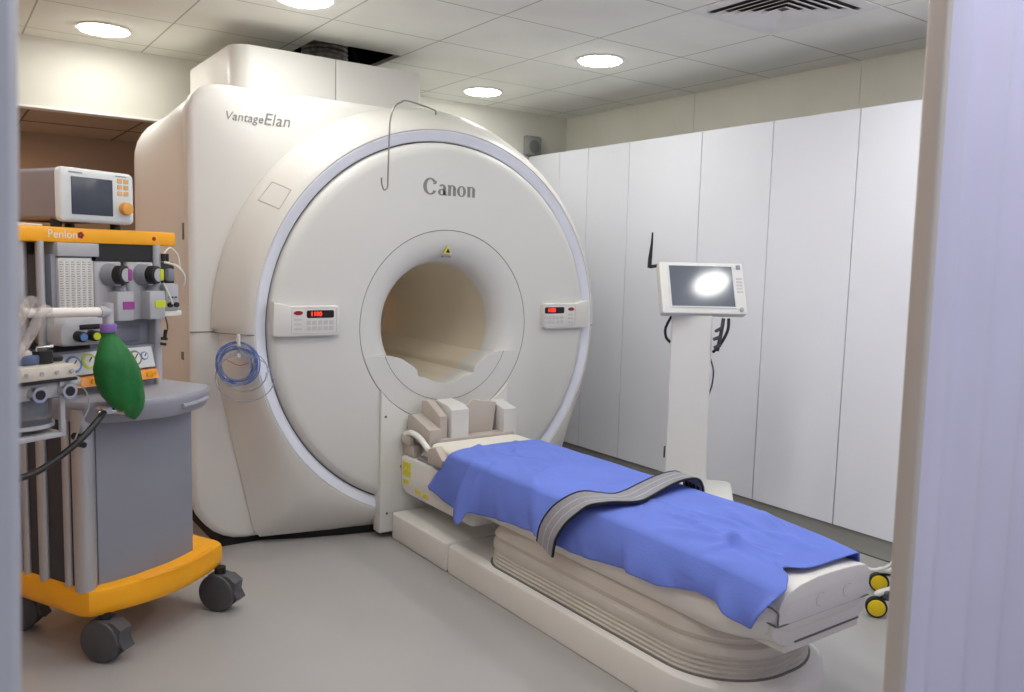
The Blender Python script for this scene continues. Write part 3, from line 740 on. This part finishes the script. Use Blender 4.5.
Mm = Matrix.Translation(CEN) @ Matrix(((av.x, bv.x, nv.x, 0), (av.y, bv.y, nv.y, 0), (av.z, bv.z, nv.z, 0), (0, 0, 0, 1)))
def pm_(b): b.transform(Mm); return b
W2, H2 = .216, .134
b = B(); prism(b, rrect(-W2, W2, -H2, H2, .010, 4), 'Z', -.055, .0, .008); hs = obj('monitor_housing', pm_(b), M_POLE, ms)
sx0, sx1, sy0, sy1 = -.168, .155, -.098, .112
b = B(); q = [(-1, -1), (1, -1), (1, 1), (-1, 1)]
box(b, (sx0, sy0, .0005), (sx1, sy1, .003)); obj('screen', pm_(b), M_SCREEN, hs, label='dark glossy screen', smooth=0)
b = B()
for a0_, b0_, a1_, b1_ in ((sx0 - .006, sy0 - .006, sx1 + .006, sy0), (sx0 - .006, sy1, sx1 + .006, sy1 + .006), (sx0 - .006, sy0, sx0, sy1), (sx1, sy0, sx1 + .006, sy1)): box(b, (a0_, b0_, .0), (a1_, b1_, .005))
obj('screen_surround', pm_(b), M_BEZEL, hs)
b = B(); cyl(b, (.185, -.112, .0), (.185, -.112, .012), .010, 18, bev=.002); obj('select_knob', pm_(b), M_GREYL, hs)
b = B()
for k in range(5): box(b, (.172, .045 - k * .017, .0), (.204, .055 - k * .017, .002), .001, 1)
obj('button_row', pm_(b), M_KEY, hs)
b = B(); box(b, (.178, .10, .0), (.200, .122, .006), .002); obj('indicator', pm_(b), M_GREY, hs)
b = B(); tube(b, [SW(-.176, -.02, 1.437), SW(-.218, -.02, 1.430)], .009, 10); tube(b, [SW(-.219, -.02, 1.424), SW(-.218, -.02, 1.47), SW(-.212, -.02, 1.545), SW(-.211, -.02, 1.60)], [.0105, .010, .006, .004], 10)
obj('antenna', b, M_BLK, ms, label='black stub antenna')
b = B(); tube(b, spline([SW(-.10, -.05, 1.19), SW(-.125, -.06, 1.13), SW(-.120, -.06, 1.085), SW(-.098, -.05, 1.06)]), .007, 8); obj('cable', b, M_BLK, ms)
b = B(); tube(b, spline([SW(.175, -.05, 1.19), SW(.172, -.06, 1.13), SW(.14, -.06, 1.06), SW(.11, -.03, 1.02)]), .0075, 8); obj('cable', b, M_BLK, ms)
b = B(); tube(b, spline([SW(.15, -.06, 1.19), SW(.142, -.07, 1.12), SW(.128, -.07, 1.03)]), .009, 8)
for z, s in ((1.14, .115), (1.10, .108), (1.06, .113)): tube(b, [SW(.140, -.07, z), SW(s, -.09, z - .012)], [.010, .008], 8)
obj('cable_connector', b, M_GREYD, ms)
b = B(); tube(b, spline([SW(.098, -.05, .99), SW(.115, -.055, .93), SW(.112, -.05, .86), SW(.10, -.04, .81)]), .004, 8); obj('cable', b, M_GREYD, ms)
b = B(); cyl(b, SW(-.094, -.02, .50), SW(-.108, -.02, .50), .03, 16); obj('side_knob', b, M_GREYD, ms)

# ------------------------------------------------------------------ wheeled stand behind the door jamb
ws = thing('wheeled_stand', 'white wheeled stand with yellow casters mostly hidden behind the door jamb', 'stand', (3.44, 1.68, 0))
hub = Vector((3.44, 1.68, 0))
ends = [Vector((3.19, 1.815, 0)), Vector((3.46, 1.965, 0)), Vector((3.70, 1.80, 0)), Vector((3.62, 1.47, 0)), Vector((3.30, 1.45, 0))]
for i, e in enumerate(ends):
    d = (e - hub).normalized()
    b = B(); tube(b, spline([hub + Vector((0, 0, .16)), hub + d * .12 + Vector((0, 0, .14)), e + Vector((0, 0, .105)) - d * .02, e + Vector((0, 0, .095))], 6), .014, 10)
    lg = obj('leg', b, M_POLE, ws)
    wd = Vector((-.80, -.60, 0)); sd = Vector((wd.y, -wd.x, 0))
    b = B(); cyl(b, e + wd * .016 + Vector((0, 0, .043)), e - wd * .016 + Vector((0, 0, .043)), .043, 28, bev=.004)
    wh = obj('wheel_tyre', b, M_BLK, lg)
    b = B(); cyl(b, e + wd * .0215 + Vector((0, 0, .043)), e - wd * .0215 + Vector((0, 0, .043)), .035, 28, bev=.004)
    obj('wheel_disc', b, M_YWHEEL, lg, label='yellow wheel disc')
    b = B(); prism(b, rrect(-.022, .022, .075, .115, .01, 3), 'Y', -.02, .02, .005, Matrix.Translation(e + Vector((.035, -.02, 0)))); obj('caster_fork', b, M_CASTER, lg)
b = B(); cyl(b, hub + Vector((0, 0, .12)), hub + Vector((0, 0, 1.15)), .022, 18); obj('stand_column', b, M_POLE, ws)
b = B(); tube(b, spline([(3.19, 1.90, .19), (3.2, 1.83, .195), (3.22, 1.775, .24), (3.235, 1.75, .33), (3.24, 1.745, .55), (3.40, 1.69, .60)], 8), .008, 8); obj('side_loop', b, M_POLE, ws)
b = B(); tube(b, [hub + Vector((0, 0, .60)), Vector((3.39, 1.69, .60))], .010, 8); obj('loop_clamp', b, M_POLE, ws)

# ------------------------------------------------------------------ anaesthesia machine (local axes: u right along its front, v into it)
AO = Vector((.7075, 3.195, 0)); AR = atan2(.46269, .88652)
am = thing('anaesthesia_machine', 'orange and grey anaesthesia trolley with gauges and vaporizers beside the scanner', 'anaesthesia machine', AO, AR)
def A(name, bm, mat, parent=None, **k): return obj(name, bm, mat, parent or am, local=True, **k)
# base: bowed front, ribbed
def bowed(u0, u1, v0, v1, bow, r, n=14):
    pts = []
    for k in range(n + 1):
        t = k / n; pts.append((u0 + r + (u1 - u0 - 2 * r) * t, v0 - bow * sin(pi * t) if True else v0))
    pts += [(u1 - r * .3, v0 + r * .3), (u1, v0 + r)]
    pts += [(u1, v1 - .03), (u1 - .03, v1), (u0 + .03, v1), (u0, v1 - .03), (u0, v0 + r), (u0 + r * .3, v0 + r * .3)]
    return pts
def sc(pts, k, c=(-.03, .25)): return [(c[0] + (x - c[0]) * k, c[1] + (y - c[1]) * k) for x, y in pts]
bp = bowed(-.340, .285, .0, .60, .055, .05)
b = B(); loft(b, [[(x, y, z) for x, y in sc(bp, k)] for z, k in ((.172, .965), (.18, .985), (.20, 1.0), (.248, 1.0), (.262, .988), (.270, .95))])
base = A('trolley_base', b, M_ORANGE)
b = B()
for k in range(6):
    v = -.03 + k * .011; tube(b, [(u, v - .055 * sin(pi * (u + .29) / .525) * (1 - k * .05) + .02, .2695) for u in [-.16 + .36 * i / 14 for i in range(15)]], .0028, 6)
A('tread_ribs', b, M_ORANGE, base)
for u, v in ((-.262, .02), (.245, .0), (-.26, .50), (.24, .50)):
    ca = Matrix.Translation((u, v, 0)) @ Matrix.Rotation(radians(14 if v < .2 else 30), 4, 'Z')
    b = B(); 
    for s in (-1, 1):
        t = B(); cyl(t, (.024 * s - .016, 0, .076), (.024 * s + .016, 0, .076), .076, 36, bev=.008); t.transform(ca); merge(b, t)
    w = A('caster', b, M_CASTER)
    b = B()
    prism(b, [(.04, .145), (-.05, .150), (-.086, .125), (-.080, .088), (-.098, .055), (-.06, .07), (-.03, .10), (.03, .11)], 'X', -.030, .030, .004); b.transform(ca)
    A('brake_pedal', b, M_CASTER, w)
    b = B(); cyl(b, (u, v, .12), (u, v, .176), .022, 16); A('caster_stem', b, M_BLK, w)
# cabinet
b = B(); pts = [(u, .035 - .03 * sin(pi * (u + .27) / .41)) for u in [-.27 + .41 * k / 10 for k in range(11)]] + [(.14, .45), (-.27, .45)]
prism(b, pts, 'Z', .262, .872, 0); A('cabinet', b, M_GREY)
b = B(); box(b, (-.318, .06, .265), (-.268, .46, .872), .004); A('side_panel', b, M_GREYD)
for v, r, u in ((.055, .036, -.305), (.125, .018, -.315), (.255, .022, -.318), (.355, .016, -.318), (.41, .03, -.315)):
    b = B(); cyl(b, (u, v, .262), (u, v, .90), r, 20); A('silver_post', b, M_STEEL)
# worktop
wp_ = [(u, -.0 - .105 * sin(pi * (u + .30) / .5) ** .8 if 0 < (u + .30) / .5 < 1 else 0) for u in [-.30 + .5 * k / 20 for k in range(21)]]
wp_ = [(-.335, .06), (-.325, .015)] + wp_ + [(.203, .02), (.203, .34), (.18, .40), (-.335, .42)]
b = B(); loft(b, [[(x, y, z) for x, y in sc(wp_, k, (-.06, .18))] for z, k in ((.852, .94), (.862, .97), (.905, .998), (.918, 1.0), (.926, .985), (.928, .95))])
wk = A('worktop', b, M_GREYW)
b = B(); tube(b, [(u, -.11 * sin(pi * (u + .30) / .5) ** .8 + .004, .885) for u in [-.02 + .17 * k / 12 for k in range(13)]], .009, 8); A('drawer_grip', b, M_GREYW, wk)
# upper tower
b = B(); box(b, (-.62, .16, 1.462), (.187, .50, 1.514), .006); sh = A('top_shelf', b, M_ORANGE)
t = text_bm('Penlon', .040, .0, .0006, spacing=1.0); t.transform(Matrix.Translation((-.285, .1595, 1.489)) @ FACE_Y); A('lettering', t, M_PAD, sh, label='white lettering on the orange shelf')
b = B()
for k in range(5):
    a = 2 * pi * k / 5; cyl(b, (-.218 + .007 * cos(a), .1585, 1.489 + .007 * sin(a)), (-.218 + .007 * cos(a), .1602, 1.489 + .007 * sin(a)), .0055, 10)
A('flower_mark', b, M_REDBTN, sh, label='small dark red flower mark')
b = B(); cyl(b, (.085, .1585, 1.487), (.085, .1602, 1.487), .008, 12); A('shelf_mark', b, M_REDBTN, sh)
b = B(); box(b, (-.35, .34, .93), (.10, .46, 1.462)); A('tower_back', b, M_GREY)
b = B(); prism(b, rrect(.086, .116, .155, .36, .012, 4), 'Z', .925, 1.465); A('right_post', b, M_GREYL)
b = B(); cyl(b, (-.362, .17, .93), (-.362, .17, 1.465), .014, 16); cyl(b, (-.415, .22, .93), (-.415, .22, 1.465), .035, 20); A('left_post', b, M_STEEL)
b = B(); box(b, (-.50, .30, .93), (-.455, .46, 1.465), .005); A('rear_post', b, M_GREYD)
# flowmeter
b = B(); box(b, (-.313, .148, 1.415), (-.156, .25, 1.462), .003); A('flowmeter_header', b, M_GREYL)
b = B(); box(b, (-.327, .165, 1.14), (-.172, .34, 1.42), .003)
fm = A('flowmeter_block', b, M_GREY)
b = B(); box(b, (-.308, .153, 1.212), (-.184, .168, 1.41), .003); fs = A('flow_scale', b, pm('scale_plate', (206, 204, 200), .4), fm)
b = B()
for c in range(6):
    u = -.298 + c * .021
    for r in range(22):
        z = 1.222 + r * .0082; box(b, (u - .006, .1522, z), (u + (.004 if r % 5 else .008), .1532, z + .0022))
A('scale_ticks', b, pm('tick_grey', (120, 120, 120), .6), fs)
b = B()
for c in range(6): cyl(b, (-.288 + c * .021, .153, 1.215), (-.288 + c * .021, .153, 1.40), .003, 8)
A('flow_tube', b, pm('flow_glass', (228, 226, 224), .2), fs)
# flow control console
b = B(); prism(b, rrect(-.352, -.160, 1.112, 1.208, (.02, .02, .03, .045), 5), 'Y', .085, .24, .012); fc = A('flow_console', b, M_GREYL)
b = B(); box(b, (-.285, .0825, 1.166), (-.208, .087, 1.184), .002); A('console_display', b, M_LEDBK, fc, label='small dark display')
for u, m, l in ((-.285, M_BLUEP, 'blue flow knob'), (-.236, M_LIME, 'yellow green flow knob'), (-.187, M_GREENK, 'green flow knob')):
    b = B(); cyl(b, (u - .006, .09, 1.146), (u - .006, .055, 1.144), .019, 20, bev=.004); kn = A('flow_knob', b, M_BLK, fc)
    b = B(); cyl(b, (u - .006, .056, 1.144), (u - .006, .051, 1.144), .013, 16); A('knob_cap', b, m, fc, label=l)
# vaporizers
for u0, mt_, l in ((-.176, M_MAGENTA, 'purple'), (-.038, M_LIME, 'yellow')):
    b = B(); prism(b, rrect(u0, u0 + .112, .15, .31, .012, 4), 'Z', 1.185, 1.398, .004)
    vp = A('vaporizer', b, M_GREYL, label='grey vaporizer with ' + l + ' markings')
    du = u0 + .080
    b = B(); cyl(b, (du - .022, .155, 1.352), (du - .012, .12, 1.352), .042, 28, r2=.034); A('dial_mount', b, M_GREY, vp)
    b = B(); cyl(b, (du - .010, .125, 1.352), (du, .090, 1.352), .034, 28, bev=.004)
    A('dial', b, M_BLK, vp)
    b = B(); cyl(b, (du + .002, .092, 1.352), (du + .003, .086, 1.352), .024, 24); A('dial_face', b, M_GREYL, vp)
    b = B(); box(b, (du + .008, .084, 1.332), (du + .024, .09, 1.374), .003); A('dial_mark', b, mt_, vp)
    b = B(); prism(b, rrect(u0 + .052, u0 + .122, .10, .16, .006, 3), 'Z', 1.186, 1.292, .004); A('filler_block', b, M_GREYL, vp)
    b = B(); cyl(b, (u0 + .088, .13, 1.285), (u0 + .088, .13, 1.312), .024, 20, r2=.016); A('filler_cap', b, M_GREY, vp)
    b = B(); box(b, (u0 + .074, .0975, 1.228), (u0 + .1225, .101, 1.256), .001, 1); A('filler_label', b, mt_, vp, label=l + ' label')
b = B(); box(b, (-.068, .17, 1.19), (-.040, .30, 1.405), .003); A('vaporizer_divider', b, M_BLK)
b = B(); box(b, (-.155, .17, 1.40), (.086, .345, 1.462)); A('upper_recess', b, M_BLK)
# lower bay and gauges
b = B(); box(b, (-.165, .20, 1.085), (.086, .34, 1.185), .003); A('tower_tray', b, M_GREY)
b = B(); box(b, (-.15, .188, 1.10), (.04, .203, 1.155), .004); A('tray_front', b, pm('tray_grey', (116, 118, 130), .5))
gp = Matrix.Translation((0, .15, 1.0)) @ Matrix.Rotation(radians(-16), 4, 'X')
b = B(); box(b, (-.305, 0, .0), (.075, .012, .083), .003); b.transform(gp); ga = A('gauge_panel', b, pm('gauge_plate', (214, 216, 218), .4))
for u, z, r, m in ((-.258, .04, .030, M_BLUEP), (-.198, .046, .028, M_LIME), (-.135, .044, .026, M_GREYD), (-.010, .040, .029, M_SKIRT), (.033, .045, .016, M_BLUEP)):
    b = B(); cyl(b, (u, -.004, z), (u, .002, z), r, 28); b.transform(gp); g = A('gauge_rim', b, m, ga)
    b = B(); cyl(b, (u, -.006, z), (u, -.003, z), r * .74, 24); b.transform(gp); A('gauge_dial', b, M_PAD, ga)
    b = B(); box(b, (u - .0018, -.0075, z - .003), (u + .0018, -.0055, z + r * .62)); b.transform(Matrix.Translation((u, 0, z)) @ Matrix.Rotation(radians(40), 4, 'Y') @ Matrix.Translation((-u, 0, -z))); b.transform(gp); A('gauge_needle', b, M_BLK, ga)
b = B(); prism(b, [(.130, .958), (.17, .958), (.17, .992), (.144, .992)], 'X', -.312, .075); A('orange_strip', b, M_ORANGE2)
b = B()
for u in (-.20, -.17, .03, .05): cyl(b, (u, .128, .975), (u, .140, .977), .010, 14)
A('strip_button', b, M_ORANGE)
b = B(); box(b, (-.33, .172, .92), (.086, .34, 1.085)); A('gauge_housing', b, M_GREY)
# breathing arm with purple collar
b = B(); tube(b, [(-.60, -.10, 1.247), (-.335, -.10, 1.240)], .0155, 14); arm = A('breathing_arm', b, M_TUBEW)
b = B(); tube(b, [(-.312, -.10, 1.268), (-.312, -.10, 1.195)], .017, 14); tube(b, [(-.345, -.10, 1.240), (-.312, -.10, 1.240)], .019, 14); A('arm_elbow', b, M_GREYL, arm)
b = B(); cyl(b, (-.312, -.10, 1.20), (-.312, -.10, 1.172), .025, 20, bev=.003); A('purple_collar', b, M_PURPLE, arm, label='purple collar')
# absorber block
b = B(); box(b, (-.68, -.13, 1.043), (-.452, .12, 1.085), .004); ab_ = A('absorber_block', b, pm('absorber_cream', (206, 198, 186), .35, var=.08, scale=25))
b = B(); box(b, (-.68, -.135, 1.034), (-.45, .12, 1.043)); A('block_gasket', b, M_BLK, ab_)
b = B(); box(b, (-.68, -.12, .985), (-.46, .10, 1.034), .004); A('manifold', b, M_GREYL, ab_)
b = B()
for k in range(5): cyl(b, (-.66 + k * .048, -.1305, 1.064), (-.66 + k * .048, -.136, 1.064), .006, 10)
A('block_screws', b, M_CHROME, ab_)
b = B(); box(b, (-.66, .0, 1.085), (-.50, .10, 1.105), .006); A('flow_sensor', b, M_GREYD, ab_)
b = B(); tube(b, [(-.53, -.06, 1.125), (-.53, -.06, 1.135), (-.49, -.08, 1.140)], .005, 8); A('lever', b, M_CHROME, ab_)
for u in (-.585, -.49):
    b = B(); cyl(b, (u, -.12, 1.005), (u, -.15, 1.005), .020, 18); cyl(b, (u, -.15, 1.005), (u, -.156, 1.005), .024, 18); p_ = A('manifold_port', b, M_CHROME, ab_)
    b = B(); cyl(b, (u, -.156, 1.005), (u, -.158, 1.005), .015, 16); A('port_opening', b, M_BLK, ab_)
b = B(); tube(b, [(-.475, -.11, 1.012), (-.405, -.06, 1.018)], .018, 12); A('side_spout', b, M_GREYL, ab_)
b = B(); cyl(b, (-.575, -.02, .985), (-.575, -.02, .905), .098, 32, r2=.095); A('canister', b, M_CLEAR, ab_, label='clear absorber canister')
b = B(); cyl(b, (-.575, -.02, .99), (-.575, -.02, .93), .085, 32); A('absorbent', b, pm('absorbent_grey', (120, 122, 130), .8, var=.2, scale=120), ab_)
b = B(); cyl(b, (-.575, -.02, .905), (-.575, -.02, .893), .102, 32); A('canister_rim', b, M_GREYL, ab_)
b = B(); box(b, (-.505, -.13, .868), (-.49, -.115, 1.034), .002); box(b, (-.68, -.13, .862), (-.49, .0, .876), .002); A('support_bracket', b, M_GREYL, ab_)
b = B(); cyl(b, (-.56, -.03, 1.085), (-.56, -.03, 1.115), .052, 28, bev=.006); A('valve_dome', b, pm('valve_blue', (82, 100, 130), .3), ab_)
b = B(); cyl(b, (-.56, -.03, 1.112), (-.56, -.03, 1.125), .03, 24); box(b, (-.57, -.035, 1.122), (-.55, -.025, 1.148), .004); A('valve_cap', b, M_PAD, ab_)
b = B(); cyl(b, (-.51, -.05, 1.085), (-.51, -.05, 1.125), .032, 20); tube(b, [(-.485, -.05, 1.10), (-.445, -.05, 1.095)], .010, 10); A('black_connector', b, M_BLK, ab_)
# corrugated breathing hoses
for du, dz in ((0, 0), (.042, -.028)):
    P = spline([(-.84 + du, -.14, 1.04 + dz), (-.71 + du, -.14, 1.13 + dz), (-.64 + du, -.13, 1.205 + dz), (-.598 + du, -.12, 1.268 + dz), (-.572 + du, -.105, 1.284 + dz), (-.556 + du, -.10, 1.270 + dz), (-.560 + du, -.10, 1.240 + dz)], 12)
    b = B(); tube(b, P, .0150, 14, rib=.03); A('clear_hose', b, M_HOSE)
# side knob on the worktop
b = B(); cyl(b, (-.315, -.045, .912), (-.315, -.10, .912), .011, 14); cyl(b, (-.275, -.085, .908), (-.262, -.115, .906), .018, 18); cyl(b, (-.335, -.07, .905), (-.262, -.10, .907), .010, 12); A('chrome_tap', b, M_CHROME)
b = B(); tube(b, spline([(-.405, -.02, 1.02), (-.37, -.05, .99), (-.36, -.06, .93), (-.385, -.05, .87), (-.40, -.03, .80)], 8), .0025, 6); A('thin_cable', b, M_GREYL)
b = B(); cyl(b, (-.36, .02, .82), (-.36, -.02, .82), .012, 12); cyl(b, (-.345, .02, .79), (-.345, -.01, .79), .010, 12); A('small_tap', b, M_BLK)

# green breathing bag, its hose
bag = thing('breathing_bag', 'green breathing bag hanging from the white arm of the trolley', 'breathing bag', AO, AR)
b = B(); rings = []
prof_g = [(1.178, .020, .020), (1.166, .021, .020), (1.15, .030, .026), (1.125, .046, .034), (1.09, .064, .044), (1.05, .077, .052), (1.0, .082, .054), (.95, .074, .05), (.915, .056, .040), (.89, .036, .026), (.878, .020, .014)]
for i, (z, a_, c_) in enumerate(prof_g):
    f = (1.178 - z) / .30; cu = -.312 + .072 * f ** 1.05
    rings.append([(cu + a_ * cos(t) * (1 + .05 * sin(3 * t + i) + .03 * sin(7 * t + 1.3 * i)), -.10 + c_ * sin(t) * (1 + .07 * sin(4 * t + 2 * i) + .04 * sin(9 * t + i)), z - .012 * cos(t) * f) for t in [2 * pi * k / 40 for k in range(40)]])
loft(b, rings)
obj('bag_body', b, M_GREEN, bag, local=True, smooth=80)
b = B(); cyl(b, (-.312, -.10, 1.195), (-.312, -.10, 1.170), .0235, 20); obj('bag_neck', b, M_GREEN, bag, local=True)
hz = thing('black_hose', 'black rubber hose looping from the worktop tap of the trolley', 'hose', AO, AR)
b = B(); tube(b, spline([(-.318, -.075, .905), (-.36, -.10, .885), (-.43, -.11, .835), (-.52, -.11, .785), (-.60, -.11, .758), (-.72, -.10, .75)], 10), .0105, 12); obj('hose_tube', b, pm('rubber_black', (30, 30, 32), .45), hz, local=True)

# small pump module hung on the right post
pmx = thing('clamped_module', 'small grey module with cables clamped to the right post of the trolley', 'module', AO, AR)
def Q(n, b, m, p=None, **k): return obj(n, b, m, p or pmx, local=True, **k)
b = B(); prism(b, rrect(.105, .180, .205, .40, .004, 3), 'Y', .0, .0001) if False else box(b, (.112, .16, 1.20), (.178, .21, 1.40), .004); Q('bracket', b, M_BLK)
b = B(); box(b, (.105, .125, 1.212), (.168, .165, 1.318), .006); bx = Q('module_box', b, M_GREYL)
b = B()
for k in range(3): box(b, (.118 + k * .015, .123, 1.262), (.126 + k * .015, .1255, 1.268))
Q('module_mark', b, M_GREYD, bx)
b = B()
for u in (.122, .152): cyl(b, (u, .126, 1.236), (u, .115, 1.236), .010, 14)
Q('module_socket', b, M_BLK, bx)
b = B(); box(b, (.10, .13, 1.192), (.185, .16, 1.212), .003); Q('module_rail', b, M_PAD)
b = B(); box(b, (.128, .135, 1.325), (.165, .165, 1.375), .012); Q('pump_head', b, M_GREY)
b = B()
for u in (.118, .133): cyl(b, (u, .15, 1.402), (u, .15, 1.432), .009, 12)
Q('cable_plug', b, M_BLK)
b = B(); tube(b, spline([(.105, .13, 1.40), (.14, .10, 1.385), (.175, .10, 1.345), (.185, .12, 1.31)], 8), .0045, 8); tube(b, spline([(.12, .15, 1.43), (.15, .15, 1.455), (.185, .15, 1.43), (.195, .15, 1.385), (.205, .16, 1.37)], 8), .003, 8); tube(b, spline([(.10, .13, 1.32), (.112, .11, 1.27), (.125, .11, 1.24)], 8), .0035, 8)
Q('white_cable', b, M_PAD)
b = B(); tube(b, spline([(.115, .14, 1.19), (.116, .13, 1.15), (.108, .13, 1.12)], 6), .0025, 8); tube(b, [(.108, .13, 1.14), (.100, .13, 1.10)], .007, 8); tube(b, [(.088, .13, 1.108), (.112, .13, 1.104)], .006, 8); tube(b, [(.085, .13, 1.088), (.106, .13, 1.084)], .006, 8)
Q('cable_clip', b, M_BLK)

# ventilator monitor on the orange shelf
vm = thing('ventilator_monitor', 'grey monitor with dark screen and orange knob on the orange shelf', 'monitor', AO, AR)
def Vv(n, b, m, p=None, **k): return obj(n, b, m, p or vm, local=True, **k)
b = B(); prism(b, rrect(-.300, -.014, 1.536, 1.715, .018, 5), 'Y', .165, .52, .008); Vv('monitor_case', b, M_MONSIDE)
b = B(); rg = []
for y, k in ((.168, 0), (.158, 0), (.148, .004), (.142, .014)):
    rg.append([(x, y, z) for x, z in rrect(-.303 + k, -.010 - k, 1.533 + k, 1.718 - k, .020 if k == 0 else .016, 5)])
loft(b, rg); fb = Vv('front_bezel', b, M_BEZEL)
b = B(); box(b, (-.262, .1385, 1.560), (-.103, .143, 1.688), .003); Vv('screen', b, M_VSCREEN, fb, label='dark slate screen')
b = B(); cyl(b, (-.056, .144, 1.590), (-.056, .118, 1.590), .023, 24, bev=.004); Vv('select_knob', b, pm('amber_knob', (226, 160, 70), .4), fb, label='orange knob')
b = B()
for r in range(3):
    for c in range(2): box(b, (-.083 + c * .026, .140, 1.636 + r * .022), (-.063 + c * .026, .1425, 1.652 + r * .022), .001, 1)
Vv('key_pad', b, pm('amber_print', (224, 176, 116), .5), fb, label='orange keys')
b = B(); box(b, (-.27, .140, 1.700), (-.22, .1425, 1.704)); box(b, (-.09, .140, 1.703), (-.045, .1425, 1.706)); Vv('bezel_mark', b, M_GREY, fb)
for u in (-.28, -.05):
    for v in (.20, .46):
        b = B(); cyl(b, (u, v, 1.5145), (u, v, 1.542), .018, 14); Vv('rubber_foot', b, M_BLK)
tr = thing('shelf_tray', 'flat dark tray under the grey monitor on the orange shelf', 'tray', AO, AR)
obj('tray_plate', box(B(), (-.33, .20, 1.5142), (-.0, .49, 1.5148)) if False else box(B(), (-.45, .19, 1.5142), (-.335, .44, 1.522), .002), M_PAD, tr, local=True)

# ------------------------------------------------------------------ corridor behind the camera: unseen fill lamps added to light the door frame and room
for lx, ly, ll in ((1.45, -.05, 'added square fill lamp beside the door frame'), (.30, -1.0, 'added square fill lamp farthest from the doorway')):
  cl_ = thing('corridor_fill_light', ll, 'ceiling light', (lx, ly, ZCEIL), group='added square fill lamps')
  b = B(); box(b, (-.30, -.30, -.012), (.30, .30, 0), .004); obj('lamp_frame', b, M_TRIMW, cl_, local=True)
  b = B(); box(b, (-.28, -.28, -.015), (.28, .28, -.0125)); obj('lamp_diffuser', b, em('corridor_fill_glow', (242, 242, 252), 11.0), cl_, local=True)

# ------------------------------------------------------------------ world, camera
w = bpy.data.worlds.new('world'); S.world = w; w.use_nodes = True
w.node_tree.nodes['Background'].inputs[0].default_value = (.80, .82, .9, 1); w.node_tree.nodes['Background'].inputs[1].default_value = .35
yaw, pitch, roll = radians(35.34), radians(5.88), radians(1.55)
f = Vector((sin(yaw) * cos(pitch), cos(yaw) * cos(pitch), -sin(pitch))); r = Vector((cos(yaw), -sin(yaw), 0)); u = r.cross(f)
r2 = cos(roll) * r + sin(roll) * u; u2 = -sin(roll) * r + cos(roll) * u
cam = bpy.data.cameras.new('camera'); co = bpy.data.objects.new('camera', cam); COL.objects.link(co)
co.matrix_world = Matrix(((r2.x, u2.x, -f.x, 0), (r2.y, u2.y, -f.y, 0), (r2.z, u2.z, -f.z, 1.44), (0, 0, 0, 1)))
cam.sensor_fit = 'HORIZONTAL'; cam.sensor_width = 36; cam.lens = 825.0 / 1024 * 36; cam.clip_start = .05
cam.dof.use_dof = True; cam.dof.focus_distance = 4.0; cam.dof.aperture_fstop = 6.3
S.camera = co
S.view_settings.view_transform = 'Standard'; S.view_settings.look = 'None'; S.view_settings.gamma = 1
S.view_settings.use_curve_mapping = False; S.view_settings.exposure = 0.50
